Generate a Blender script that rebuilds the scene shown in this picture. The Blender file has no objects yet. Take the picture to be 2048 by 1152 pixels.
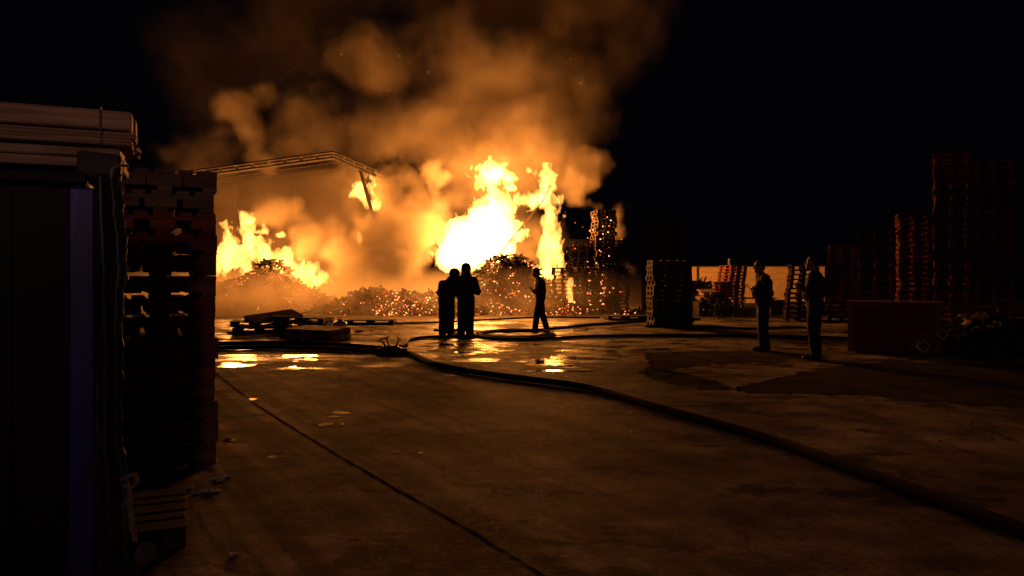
import bpy, math, random
import numpy as np
import openvdb as vdb
from mathutils import Vector, Matrix

# ------------------------------------------------------------------ camera, world, exposure
S = bpy.context.scene
COL = S.collection
R = math.radians
CAMZ, FPX, HORIZ = 1.4, 1480.0, 555.0
cd = bpy.data.cameras.new('camera'); cam = bpy.data.objects.new('camera', cd); COL.objects.link(cam)
cam.location = (0, 0, CAMZ); cam.rotation_euler = (R(90), 0, 0)
cd.sensor_width = 36; cd.lens = FPX/2048*36; cd.shift_y = -(576-HORIZ)/2048
cd.clip_start = 0.05; cd.clip_end = 2000
S.camera = cam
w = bpy.data.worlds.new("World"); S.world = w; w.use_nodes = True
bg = w.node_tree.nodes['Background']; bg.inputs[0].default_value = (0.55, 0.55, 1.0, 1); bg.inputs[1].default_value = 0.0011
S.view_settings.view_transform = 'Standard'; S.view_settings.look = 'None'
S.view_settings.exposure = 0; S.view_settings.gamma = 1
S.render.engine = 'CYCLES'
cy = S.cycles
cy.use_denoising = True
cy.use_adaptive_sampling = True; cy.adaptive_threshold = 0.03; cy.adaptive_min_samples = 16
cy.max_bounces = 6; cy.diffuse_bounces = 2; cy.glossy_bounces = 2; cy.volume_bounces = 1
cy.transmission_bounces = 2; cy.transparent_max_bounces = 40
cy.sample_clamp_indirect = 3.0; cy.sample_clamp_direct = 0
cy.volume_step_rate = 1.6; cy.volume_max_steps = 400
cy.caustics_reflective = False; cy.caustics_refractive = False

random.seed(7); rng = np.random.default_rng(7)

def gp(px, py):                      # a photo pixel on the ground -> world point
    Y = CAMZ*FPX/(py-HORIZ); return Vector(((px-1024)/FPX*Y, Y, 0))
def wp(px, py, Y):                   # a photo pixel at distance Y -> world point
    return Vector(((px-1024)/FPX*Y, Y, CAMZ+(HORIZ-py)/FPX*Y))

# ------------------------------------------------------------------ lights of the fires
FIRE_COL = (1.0, 0.31, 0.05)
def fire_lamp(name, px, py, Y, power, rad):
    l = bpy.data.lights.new(name, 'POINT'); l.energy = power; l.color = FIRE_COL; l.shadow_soft_size = rad
    o = bpy.data.objects.new(name, l); o.location = wp(px, py, Y); COL.objects.link(o); return o
fire_lamp('fire_light', 955, 455, 31.2, 4200, 0.9)
fire_lamp('fire_light', 1098, 470, 32, 1500, 0.6)
fire_lamp('fire_light', 480, 500, 33, 1200, 0.7)
fire_lamp('fire_light', 600, 520, 31.4, 1900, 0.7)
fire_lamp('fire_light', 728, 395, 34.6, 500, 0.35)
fire_lamp('fire_light', 985, 350, 32.5, 1500, 0.4)
# added fill spot behind the camera, without a seen source, brightening the left timber
l = bpy.data.lights.new('timber_fill_spot', 'SPOT'); l.energy = 100; l.color = (1.0, 0.60, 0.45); l.spot_size = R(11); l.spot_blend = 0.8; l.shadow_soft_size = 0.1
o = bpy.data.objects.new('timber_fill_spot', l); o.location = (-1.2, -4.5, 3.4); COL.objects.link(o)
o.rotation_euler = (Vector((-2.0, 3.1, 1.98))-o.location).to_track_quat('-Z', 'Y').to_euler()

# added unseen fill lamp behind the camera, lifting faces turned away from the fire
l = bpy.data.lights.new('rear_fill_light', 'POINT'); l.energy = 680; l.color = (1.0, 0.48, 0.44); l.shadow_soft_size = 0.4
o = bpy.data.objects.new('rear_fill_light', l); o.location = (4, -16, 7); COL.objects.link(o)

# ------------------------------------------------------------------ helpers
class MB:
    """collects shapes of one mesh"""
    def __init__(s): s.v = []; s.f = []; s.mi = []
    def add(s, vs, fs, mi=0):
        n = len(s.v); s.v += [tuple(p) for p in vs]; s.f += [tuple(i+n for i in f) for f in fs]; s.mi += [mi]*len(fs)
    def box(s, c, d, rot=None, mi=0, taper=0.0, bev=0.0):
        hx, hy, hz = d[0]/2, d[1]/2, d[2]/2
        c = Vector(c); M = rot.to_matrix() if rot is not None and hasattr(rot, 'to_matrix') else rot
        if bev <= 0:
            P = [Vector((x*hx, y*hy, z*hz)) for z in (-1, 1) for y in (-1, 1) for x in (-1, 1)]
            F = [(0, 2, 3, 1), (4, 5, 7, 6), (0, 1, 5, 4), (2, 6, 7, 3), (0, 4, 6, 2), (1, 3, 7, 5)]
        else:
            b = min(bev, hx*.9, hy*.9, hz*.9); P = []; idx = {}
            for x in (-1, 1):
                for y in (-1, 1):
                    for z in (-1, 1):
                        for ax in range(3):
                            q = [x*(hx-b), y*(hy-b), z*(hz-b)]; q[ax] = (x*hx, y*hy, z*hz)[ax]
                            idx[(x, y, z, ax)] = len(P); P.append(Vector(q))
            F = []
            for ax in range(3):
                o1, o2 = [a for a in range(3) if a != ax]
                for sg in (-1, 1):
                    def k(u, t):
                        q = [0, 0, 0]; q[ax] = sg; q[o1] = u; q[o2] = t; return idx[(*q, ax)]
                    F.append((k(-1, -1), k(1, -1), k(1, 1), k(-1, 1)))
                for u in (-1, 1):
                    for t in (-1, 1):
                        def k2(a3, which):
                            q = [0, 0, 0]; q[ax] = a3; q[o1] = u; q[o2] = t; return idx[(*q, which)]
                        F.append((k2(-1, o1), k2(1, o1), k2(1, o2), k2(-1, o2)))
            for x in (-1, 1):
                for y in (-1, 1):
                    for z in (-1, 1):
                        F.append(tuple(idx[(x, y, z, a)] for a in range(3)))
        if M is not None: P = [M @ p for p in P]
        s.add([p+c for p in P], F, mi)
    def tube(s, pts, rad, n=10, mi=0, cap=True):
        pts = [Vector(p) for p in pts]; m = len(pts)
        rad = rad if hasattr(rad, '__len__') else [rad]*m
        V = []; F = []; up = Vector((0, 0, 1)); prev = None
        for i, p in enumerate(pts):
            t = (pts[min(i+1, m-1)]-pts[max(i-1, 0)]).normalized()
            if prev is None:
                a = up if abs(t.dot(up)) < .9 else Vector((1, 0, 0)); u = t.cross(a).normalized()
            else:
                u = (prev-t*prev.dot(t)).normalized()
            prev = u; b = t.cross(u)
            for k in range(n):
                an = 2*math.pi*k/n; V.append(p+(u*math.cos(an)+b*math.sin(an))*rad[i])
        for i in range(m-1):
            for k in range(n):
                F.append((i*n+k, i*n+(k+1) % n, (i+1)*n+(k+1) % n, (i+1)*n+k))
        if cap: F.append(tuple(range(n))[::-1]); F.append(tuple((m-1)*n+k for k in range(n)))
        s.add(V, F, mi)
    def lathe(s, prof, c=(0, 0, 0), n=20, M=None, mi=0):
        V = []; F = []; c = Vector(c)
        for r, z in prof:
            for k in range(n):
                p = Vector((r*math.cos(2*math.pi*k/n), r*math.sin(2*math.pi*k/n), z)); V.append((M @ p if M else p)+c)
        for i in range(len(prof)-1):
            for k in range(n): F.append((i*n+k, i*n+(k+1) % n, (i+1)*n+(k+1) % n, (i+1)*n+k))
        F.append(tuple(range(n))[::-1]); F.append(tuple((len(prof)-1)*n+k for k in range(n)))
        s.add(V, F, mi)
    def mesh(s, name, mats, smooth=False):
        me = bpy.data.meshes.new(name); me.from_pydata(s.v, [], s.f)
        for m in (mats if isinstance(mats, (list, tuple)) else [mats]): me.materials.append(m)
        me.polygons.foreach_set('material_index', s.mi)
        if smooth: me.polygons.foreach_set('use_smooth', [True]*len(s.f))
        me.update(); return me
    def build(s, name, mats, parent=None, smooth=False):
        return link(name, s.mesh(name, mats, smooth), parent)

def link(name, data, parent=None):
    o = bpy.data.objects.new(name, data); COL.objects.link(o); o.parent = parent; return o
def tag(o, label=None, cat=None, group=None, kind=None):
    if label: o['label'] = label
    if cat: o['category'] = cat
    if group: o['group'] = group
    if kind: o['kind'] = kind
    return o
def empty(name, loc=(0, 0, 0), rz=0):
    o = bpy.data.objects.new(name, None); COL.objects.link(o); o.location = loc; o.rotation_euler = (0, 0, rz); o.empty_display_size = .2
    return o
def euler(x, y, z): 
    from mathutils import Euler
    return Euler((x, y, z)).to_matrix()
def smooth_path(pts, k=8):
    pts = [Vector(p) for p in pts]; out = []
    P = [pts[0]*2-pts[1]]+pts+[pts[-1]*2-pts[-2]]
    for i in range(1, len(P)-2):
        for j in range(k):
            t = j/k; a, b, c, d = P[i-1], P[i], P[i+1], P[i+2]
            out.append(0.5*((2*b)+(c-a)*t+(2*a-5*b+4*c-d)*t*t+(3*b-a-3*c+d)*t**3))
    out.append(pts[-1]); return out
ORD = ['top', 'second', 'third', 'fourth', 'fifth', 'sixth', 'seventh', 'eighth', 'ninth', 'tenth', 'eleventh', 'twelfth', 'thirteenth',
       'fourteenth', 'fifteenth', 'sixteenth', 'seventeenth', 'eighteenth', 'nineteenth', 'twentieth', 'twenty-first', 'twenty-second',
       'twenty-third', 'twenty-fourth', 'twenty-fifth', 'twenty-sixth', 'twenty-seventh', 'twenty-eighth', 'twenty-ninth', 'thirtieth', 'thirty-first', 'thirty-second']

# ------------------------------------------------------------------ numpy noise and iso-surfaces
LAT = rng.random((64, 64, 64)).astype(np.float32)
def vnoise(x, y, z):
    xi = np.floor(x).astype(np.int32); yi = np.floor(y).astype(np.int32); zi = np.floor(z).astype(np.int32)
    fx = x-xi; fy = y-yi; fz = z-zi
    fx = fx*fx*(3-2*fx); fy = fy*fy*(3-2*fy); fz = fz*fz*(3-2*fz)
    a = xi & 63; b = yi & 63; c = zi & 63; a1 = (a+1) & 63; b1 = (b+1) & 63; c1 = (c+1) & 63
    l = lambda t, p, q: p+(q-p)*t
    return l(fz, l(fy, l(fx, LAT[a, b, c], LAT[a1, b, c]), l(fx, LAT[a, b1, c], LAT[a1, b1, c])),
             l(fy, l(fx, LAT[a, b, c1], LAT[a1, b, c1]), l(fx, LAT[a, b1, c1], LAT[a1, b1, c1])))
def fbm(x, y, z, o=3, g=.5):
    s = 0; am = 1; t = 0
    for i in range(o):
        s = s+am*(vnoise(x*2**i+17*i, y*2**i+5*i, z*2**i+11*i)-.5); t += am; am *= g
    return s/t*2
def iso_mesh(name, F, org, vox, mat, smooth=True):
    """surface F=0 (inside negative) of an array sampled from org every vox metres"""
    g = vdb.FloatGrid(9.0); A = np.clip(F, -9, 8.9).astype(np.float32)
    A[0] = A[-1] = 8.9; A[:, 0] = A[:, -1] = 8.9; A[:, :, 0] = A[:, :, -1] = 8.9
    g.copyFromArray(np.ascontiguousarray(A), tolerance=0)
    pts, tris, quads = g.convertToPolygons(isovalue=0.0, adaptivity=0.0)
    pts = np.asarray(pts, dtype=np.float32)*vox+np.asarray(org, dtype=np.float32)
    quads = np.asarray(quads, dtype=np.int64).reshape(-1, 4); tris = np.asarray(tris, dtype=np.int64).reshape(-1, 3)
    me = bpy.data.meshes.new(name)
    n4, n3 = len(quads), len(tris)
    me.vertices.add(len(pts)); me.vertices.foreach_set('co', pts.ravel())
    me.loops.add(n4*4+n3*3); me.polygons.add(n4+n3)
    me.loops.foreach_set('vertex_index', np.concatenate([quads.ravel(), tris.ravel()]).astype(np.int32))
    st = np.concatenate([np.arange(n4)*4, n4*4+np.arange(n3)*3]).astype(np.int32)
    me.polygons.foreach_set('loop_start', st)
    me.polygons.foreach_set('use_smooth', np.full(n4+n3, smooth))
    me.materials.append(mat); me.update(calc_edges=True); me.validate()
    # make the normals point outwards
    vol = 0.0
    if n4:
        a = pts[quads[:, 0]]; b = pts[quads[:, 1]]; c = pts[quads[:, 2]]; ctr = pts.mean(0)
        vol = float(np.einsum('ij,ij->i', a-ctr, np.cross(b-ctr, c-ctr)).sum())
    if vol < 0: me.flip_normals()
    return me
class SDF:
    """smooth union of tapered capsules and ellipsoids, one continuous surface"""
    def __init__(s, lo, hi, vox):
        s.lo = np.array(lo, float); s.vox = vox; n = np.ceil((np.array(hi)-s.lo)/vox).astype(int)+1
        s.F = np.full(n, 8.0, np.float32); s.n = n
    def _sub(s, lo, hi):
        a = np.clip(np.floor((lo-s.lo)/s.vox).astype(int), 0, s.n); b = np.clip(np.ceil((hi-s.lo)/s.vox).astype(int)+1, 0, s.n)
        sl = tuple(slice(i, j) for i, j in zip(a, b))
        g = [s.lo[i]+s.vox*np.arange(a[i], b[i]) for i in range(3)]
        return sl, np.meshgrid(*g, indexing='ij', sparse=True)
    def _join(s, sl, d, k):
        A = s.F[sl]
        h = np.clip(.5+.5*(A-d)/k, 0, 1); s.F[sl] = A*(1-h)+d*h-k*h*(1-h)
    def cap(s, a, b, ra, rb, k=.02, flat=None):
        a = np.array(a, float); b = np.array(b, float); m = max(ra, rb)+k*2+.03
        sl, (X, Y, Z) = s._sub(np.minimum(a, b)-m, np.maximum(a, b)+m)
        d = b-a; L = max(d @ d, 1e-9)
        t = np.clip(((X-a[0])*d[0]+(Y-a[1])*d[1]+(Z-a[2])*d[2])/L, 0, 1)
        q = np.sqrt((X-a[0]-t*d[0])**2+(Y-a[1]-t*d[1])**2+(Z-a[2]-t*d[2])**2)-(ra+(rb-ra)*t)
        s._join(sl, q, k)
    def ell(s, c, r, k=.02, M=None):
        c = np.array(c, float); r = np.array(r, float); m = r.max()+k*2+.03
        sl, (X, Y, Z) = s._sub(c-m, c+m)
        P = [X-c[0], Y-c[1], Z-c[2]]
        if M is not None:
            M = np.array(M); P = [M[0, i]*P[0]+M[1, i]*P[1]+M[2, i]*P[2] for i in range(3)]
        q = np.sqrt((P[0]/r[0])**2+(P[1]/r[1])**2+(P[2]/r[2])**2)
        s._join(sl, (q-1)*r.min(), k)
    def wrinkle(s, amp, f, seed=0):
        g = np.meshgrid(*[s.lo[i]+s.vox*np.arange(s.n[i]) for i in range(3)], indexing='ij')
        m = np.abs(s.F) < amp*2+.05
        s.F[m] += amp*fbm(g[0][m]*f+seed, g[1][m]*f, g[2][m]*f*1.4, 2)
    def cut_below(s, z):
        Z = s.lo[2]+s.vox*np.arange(s.n[2]); s.F = np.maximum(s.F, (z-Z)[None, None, :]).astype(np.float32)
    def cut_above(s, z):
        Z = s.lo[2]+s.vox*np.arange(s.n[2]); s.F = np.maximum(s.F, (Z-z)[None, None, :]).astype(np.float32)
    def build(s, name, mat, parent=None):
        return link(name, iso_mesh(name, s.F, s.lo, s.vox, mat), parent)

# ------------------------------------------------------------------ materials
def mat(name):
    m = bpy.data.materials.new(name); m.use_nodes = True; nt = m.node_tree; nt.nodes.clear()
    out = nt.nodes.new('ShaderNodeOutputMaterial'); return m, nt, out
def nd(nt, t, **kw):
    n = nt.nodes.new(t)
    for k, v in kw.items():
        if k.startswith('i_'): n.inputs[k[2:].replace('_', ' ')].default_value = v
        else: setattr(n, k, v)
    return n
def ramp(nt, src, stops):
    r = nt.nodes.new('ShaderNodeValToRGB'); el = r.color_ramp.elements
    while len(el) > 1: el.remove(el[-1])
    el[0].position, el[0].color = stops[0][0], (*stops[0][1], 1)
    for p, c in stops[1:]:
        e = el.new(p); e.color = (*c, 1)
    nt.links.new(src, r.inputs[0]); return r
def mix(nt, f, a, b, typ='MIX'):
    m = nt.nodes.new('ShaderNodeMix'); m.data_type = 'RGBA'; m.blend_type = typ
    for s_, v in ((0, f), (6, a), (7, b)):
        if hasattr(v, 'is_output') or hasattr(v, 'links'): nt.links.new(v, m.inputs[s_])
        elif s_ == 0: m.inputs[0].default_value = v
        else: m.inputs[s_].default_value = (*v, 1) if len(v) == 3 else v
    return m.outputs[2]
def math_n(nt, op, a, b=None, c=None, clamp=False):
    m = nt.nodes.new('ShaderNodeMath'); m.operation = op; m.use_clamp = clamp
    for i, v in enumerate((a, b, c)):
        if v is None: continue
        if isinstance(v, (int, float)): m.inputs[i].default_value = v
        else: nt.links.new(v, m.inputs[i])
    return m.outputs[0]
def surf(name, c1, c2, scale=6, rough=.7, metal=0.0, bump=.3, stretch=(1, 1, 1), spec=.5, detail=6, per_obj=.0):
    m, nt, out = mat(name); L = nt.links
    tc = nd(nt, 'ShaderNodeTexCoord'); mp = nd(nt, 'ShaderNodeMapping'); mp.inputs['Scale'].default_value = stretch
    L.new(tc.outputs['Object'], mp.inputs[0])
    n1 = nd(nt, 'ShaderNodeTexNoise', i_Scale=scale, i_Detail=detail, i_Roughness=.62); L.new(mp.outputs[0], n1.inputs['Vector'])
    if per_obj:
        oi = nd(nt, 'ShaderNodeObjectInfo'); n1.noise_dimensions = '4D'; L.new(math_n(nt, 'MULTIPLY', oi.outputs['Random'], 50.0), n1.inputs['W'])
    r = ramp(nt, n1.outputs[0], [(.3, c1), (.7, c2)])
    col = r.outputs[0]
    if per_obj:
        hs = nd(nt, 'ShaderNodeHueSaturation'); L.new(col, hs.inputs['Color'])
        L.new(math_n(nt, 'MULTIPLY_ADD', oi.outputs['Random'], per_obj*2, 1-per_obj), hs.inputs['Value']); col = hs.outputs[0]
    b = nd(nt, 'ShaderNodeBsdfPrincipled', i_Roughness=rough, i_Metallic=metal); b.inputs['Specular IOR Level'].default_value = spec
    L.new(col, b.inputs['Base Color'])
    if bump:
        bp = nd(nt, 'ShaderNodeBump', i_Strength=bump, i_Distance=.01); L.new(n1.outputs[0], bp.inputs['Height']); L.new(bp.outputs[0], b.inputs['Normal'])
    L.new(b.outputs[0], out.inputs['Surface']); return m
def emis(name, col, strength):
    m, nt, out = mat(name); e = nd(nt, 'ShaderNodeEmission'); e.inputs[0].default_value = (*col, 1); e.inputs[1].default_value = strength
    nt.links.new(e.outputs[0], out.inputs['Surface']); return m

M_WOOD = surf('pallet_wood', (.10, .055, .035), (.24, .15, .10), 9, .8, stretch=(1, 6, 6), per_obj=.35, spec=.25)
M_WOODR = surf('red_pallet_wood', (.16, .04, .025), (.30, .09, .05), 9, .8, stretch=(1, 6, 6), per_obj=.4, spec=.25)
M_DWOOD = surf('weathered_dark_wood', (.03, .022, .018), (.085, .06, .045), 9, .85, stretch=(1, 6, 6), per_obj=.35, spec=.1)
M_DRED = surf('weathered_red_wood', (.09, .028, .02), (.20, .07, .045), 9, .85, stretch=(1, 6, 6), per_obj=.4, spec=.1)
M_CHAR = surf('charred_wood', (.012, .009, .008), (.05, .035, .025), 8, .85, per_obj=.3, spec=.3)
M_PLANK = surf('fresh_timber', (.13, .07, .045), (.50, .32, .20), 3, .7, stretch=(1, 14, 14), per_obj=.15, bump=.4)
M_PLANK_END = surf('timber_end_grain', (.45, .3, .2), (.75, .55, .4), 14, .8)
M_TARP = surf('dark_green_tarpaulin', (.012, .016, .016), (.035, .04, .036), 5, .42, bump=.5)
M_PANEL = surf('black_sheet_metal', (.002, .002, .004), (.006, .006, .011), 3, .6, bump=.3, spec=.2)
M_BLUE = surf('blue_paint', (.005, .005, .05), (.02, .022, .30), 5, .45, bump=.5, stretch=(1, 1, .35))
M_ROPE = surf('rope_fibre', (.14, .11, .08), (.3, .24, .18), 60, .9, bump=.5)
M_RUBBER = surf('black_rubber', (.012, .012, .012), (.03, .028, .026), 10, .55)
M_HOSE = surf('hose_jacket', (.008, .006, .005), (.026, .018, .015), 40, .75, bump=.3, spec=.15)
M_BRASS = surf('dark_valve_metal', (.015, .013, .012), (.04, .033, .028), 20, .45)
M_COAT = surf('turnout_cloth', (.012, .011, .012), (.028, .024, .024), 14, .8, bump=.4)
M_CLOTH = surf('dark_jacket_cloth', (.01, .01, .012), (.022, .022, .026), 18, .85, bump=.3)
M_TROUS = surf('dark_trouser_cloth', (.01, .014, .018), (.02, .026, .03), 18, .85, bump=.3)
M_SKIN = surf('skin', (.20, .11, .075), (.28, .16, .11), 20, .5, bump=.1)
M_HAIR = surf('dark_hair', (.01, .008, .007), (.03, .02, .016), 60, .6, bump=.6)
M_HELM = surf('dark_helmet_shell', (.02, .018, .016), (.05, .04, .035), 6, .3, bump=.05)
M_BOOT = surf('boot_leather', (.01, .009, .008), (.02, .018, .016), 20, .45)
M_REFL = surf('reflective_tape', (.25, .25, .2), (.4, .4, .33), 30, .4, bump=.1)
M_PHONE = surf('phone_case', (.01, .01, .012), (.02, .02, .022), 10, .25, bump=0)
M_STEEL = surf('sooty_steel', (.05, .045, .04), (.13, .11, .10), 4, .7)
M_ROOF = surf('sooty_roof_sheet', (.03, .025, .02), (.07, .055, .045), 2.5, .7, bump=.2)
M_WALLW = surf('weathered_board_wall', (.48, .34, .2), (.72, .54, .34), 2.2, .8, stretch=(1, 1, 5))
M_CONC = surf('pale_concrete', (.25, .22, .18), (.42, .37, .3), 5, .85)
M_LEAF = surf('leaf_green', (.02, .07, .015), (.06, .16, .04), 8, .5, bump=0, per_obj=.1)
M_DARK = surf('dark_cladding', (.02, .018, .016), (.05, .045, .04), 2, .8)
M_SOOT = surf('soot_black_boards', (.004, .004, .004), (.014, .012, .010), 3, .9, spec=.1)
M_DIRT = surf('dark_rubbish', (.02, .016, .012), (.07, .05, .04), 8, .9)
M_CAN = surf('translucent_plastic', (.30, .26, .2), (.45, .4, .32), 5, .3, bump=.05)
M_PAPER = surf('pale_litter', (.35, .33, .3), (.6, .57, .5), 12, .8)
M_EMBER = emis('glowing_ember', (1.0, .30, .10), 4.5)
M_EMBER2 = emis('deep_ember', (1.0, .12, .03), 1.8)

# flame: a glowing gas; thin parts read orange, thick parts burn out to yellow and white
def flame_mat(name, k, sheet):
    m, nt, out = mat(name); L = nt.links
    em = nd(nt, 'ShaderNodeEmission'); em.inputs[0].default_value = (1, .36, .05, 1); em.inputs[1].default_value = sheet
    tr = nd(nt, 'ShaderNodeBsdfTransparent'); ad = nd(nt, 'ShaderNodeAddShader'); L.new(em.outputs[0], ad.inputs[0]); L.new(tr.outputs[0], ad.inputs[1])
    L.new(ad.outputs[0], out.inputs['Surface'])
    ve = nd(nt, 'ShaderNodeEmission'); ve.inputs[0].default_value = (1, .40, .075, 1); ve.inputs[1].default_value = k
    L.new(ve.outputs[0], out.inputs['Volume'])
    m.cycles.emission_sampling = 'NONE'; m.cycles.homogeneous_volume = True
    return m
M_FLAME = flame_mat('flame_gas', 6.0, .10)
M_FLAME_BIG = flame_mat('hot_flame_gas', 10.0, .10)

# ------------------------------------------------------------------ ground
def ground_mat():
    m, nt, out = mat('worn_concrete_ground'); L = nt.links
    tc = nd(nt, 'ShaderNodeTexCoord'); P = tc.outputs['Object']
    def noise(s, d=5, r=.6, sc=(1, 1, 1), loc=(0, 0, 0)):
        mp = nd(nt, 'ShaderNodeMapping'); mp.inputs['Scale'].default_value = sc; mp.inputs['Location'].default_value = loc; L.new(P, mp.inputs[0])
        n = nd(nt, 'ShaderNodeTexNoise', i_Scale=s, i_Detail=d, i_Roughness=r); L.new(mp.outputs[0], n.inputs['Vector']); return n.outputs[0]
    big = noise(.35, 4, .6); mid = noise(1.6, 6, .65, loc=(3, 1, 0)); fine = noise(28, 4, .7); grit = noise(140, 2, .6)
    sp = nd(nt, 'ShaderNodeSeparateXYZ'); L.new(P, sp.inputs[0])
    base = ramp(nt, mid, [(.36, (.17, .148, .115)), (.49, (.33, .29, .235)), (.62, (.50, .45, .37))]).outputs[0]
    base = mix(nt, .85, base, ramp(nt, big, [(.42, (.55, .53, .51)), (.56, (1.1, 1.07, 1.03))]).outputs[0], 'MULTIPLY')
    base = mix(nt, .5, base, ramp(nt, fine, [(.4, (.5, .5, .5)), (.6, (1.25, 1.25, 1.25))]).outputs[0], 'MULTIPLY')
    # old oil stains: dark patches of their own shape
    st = ramp(nt, noise(.9, 6, .7, sc=(.8, 1.3, 1), loc=(8.3, 2.2, 0)), [(.545, (1, 1, 1)), (.59, (.2, .19, .18))]).outputs[0]
    base = mix(nt, .8, base, st, 'MULTIPLY')
    # tyre marks running down the yard
    mp2 = nd(nt, 'ShaderNodeMapping'); mp2.inputs['Rotation'].default_value = (0, 0, R(58)); L.new(P, mp2.inputs[0])
    mp3 = nd(nt, 'ShaderNodeMapping'); mp3.inputs['Scale'].default_value = (.12, 2.6, 1); L.new(mp2.outputs[0], mp3.inputs[0])
    tn = nd(nt, 'ShaderNodeTexNoise', i_Scale=1.6, i_Detail=5, i_Roughness=.6); L.new(mp3.outputs[0], tn.inputs['Vector'])
    reg = nd(nt, 'ShaderNodeMapRange', i_From_Min=2.5, i_From_Max=-1.0); L.new(sp.outputs['X'], reg.inputs[0])
    base = mix(nt, math_n(nt, 'MULTIPLY', reg.outputs[0], .85), base, ramp(nt, tn.outputs[0], [(.42, (.38, .37, .36)), (.50, (.85, .85, .85)), (.58, (1.25, 1.2, 1.15))]).outputs[0], 'MULTIPLY')
    s2 = nd(nt, 'ShaderNodeSeparateXYZ'); L.new(mp2.outputs[0], s2.inputs[0]); trk = None
    wob = math_n(nt, 'MULTIPLY_ADD', mid, .16, -.08)
    for c_, hw, am in ((1.52, .10, .8), (1.20, .08, .6), (.55, .12, .6), (2.12, .09, .7), (2.9, .12, .5)):
        d_ = math_n(nt, 'ABSOLUTE', math_n(nt, 'ADD', math_n(nt, 'SUBTRACT', s2.outputs['Y'], c_), wob))
        mr = nd(nt, 'ShaderNodeMapRange', i_From_Min=hw*1.5, i_From_Max=hw*.4, i_To_Max=am); L.new(d_, mr.inputs[0])
        trk = mr.outputs[0] if trk is None else math_n(nt, 'MAXIMUM', trk, mr.outputs[0])
    trk = math_n(nt, 'MULTIPLY', math_n(nt, 'MULTIPLY', trk, reg.outputs[0]), ramp(nt, mid, [(.40, (1, 1, 1)), (.58, (.15, .15, .15))]).outputs[0])
    base = mix(nt, trk, base, (.035, .03, .024))
    # cracks
    vo = nd(nt, 'ShaderNodeTexVoronoi', feature='DISTANCE_TO_EDGE', i_Scale=.42)
    cv = nd(nt, 'ShaderNodeVectorMath', operation='ADD'); cn = nd(nt, 'ShaderNodeTexNoise', i_Scale=1.8, i_Detail=5); L.new(P, cn.inputs['Vector'])
    cs = nd(nt, 'ShaderNodeVectorMath', operation='SCALE'); cs.inputs['Scale'].default_value = .9; L.new(cn.outputs[1], cs.inputs[0]); L.new(cs.outputs[0], cv.inputs[1]); L.new(P, cv.inputs[0]); L.new(cv.outputs[0], vo.inputs['Vector'])
    crk = math_n(nt, 'MULTIPLY', ramp(nt, vo.outputs[0], [(.003, (1, 1, 1)), (.010, (0, 0, 0))]).outputs[0], ramp(nt, big, [(.45, (0, 0, 0)), (.55, (.7, .7, .7))]).outputs[0])
    base = mix(nt, crk, base, (.02, .016, .012))
    # water left by the hoses: more of it towards the fire
    wy = nd(nt, 'ShaderNodeMapRange', i_From_Min=9.5, i_From_Max=13.0); L.new(sp.outputs['Y'], wy.inputs[0])
    wn = noise(.8, 8, .68, sc=(.6, 1.0, 1), loc=(1.7, 4.1, 0))
    wet = math_n(nt, 'MULTIPLY_ADD', wy.outputs[0], .17, math_n(nt, 'SUBTRACT', wn, .04))
    wet = ramp(nt, wet, [(.60, (0, 0, 0)), (.68, (1, 1, 1))]).outputs[0]
    # farther than 25 m the yard is trampled ash
    ash = nd(nt, 'ShaderNodeMapRange', i_From_Min=24.0, i_From_Max=26.5); 
    L.new(math_n(nt, 'MULTIPLY_ADD', math_n(nt, 'SUBTRACT', wn, .5), 8.0, sp.outputs['Y']), ash.inputs[0])
    wet = math_n(nt, 'MULTIPLY', wet, math_n(nt, 'SUBTRACT', 1.0, ash.outputs[0]))
    base = mix(nt, wet, base, mix(nt, 1.0, base, (.42, .40, .40), 'MULTIPLY'))
    base = mix(nt, ash.outputs[0], base, ramp(nt, fine, [(.3, (.05, .04, .03)), (.7, (.16, .13, .10))]).outputs[0])
    b = nd(nt, 'ShaderNodeBsdfPrincipled'); L.new(base, b.inputs['Base Color']); L.new(math_n(nt, 'MULTIPLY_ADD', wet, .38, .014), b.inputs['Specular IOR Level'])
    dry = ramp(nt, fine, [(.3, (.62, .62, .62)), (.7, (.88, .88, .88))]).outputs[0]
    rg = mix(nt, wet, dry, ramp(nt, mid, [(.40, (.12, .12, .12)), (.58, (.55, .55, .55))]).outputs[0]); L.new(rg, b.inputs['Roughness'])
    h = math_n(nt, 'ADD', math_n(nt, 'MULTIPLY', fine, .5), math_n(nt, 'ADD', math_n(nt, 'MULTIPLY', grit, .25), math_n(nt, 'MULTIPLY', mid, 2.2)))
    bs = math_n(nt, 'MULTIPLY_ADD', wet, -.32, .44)
    bp = nd(nt, 'ShaderNodeBump', i_Distance=.02); L.new(bs, bp.inputs['Strength']); L.new(h, bp.inputs['Height']); L.new(bp.outputs[0], b.inputs['Normal'])
    L.new(b.outputs[0], out.inputs['Surface']); return m
M_GROUND = ground_mat()
mb = MB(); mb.add([(-300, -60, 0), (300, -60, 0), (300, 600, 0), (-300, 600, 0)], [(0, 1, 2, 3)])
tag(mb.build('ground', M_GROUND), kind='structure')

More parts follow.
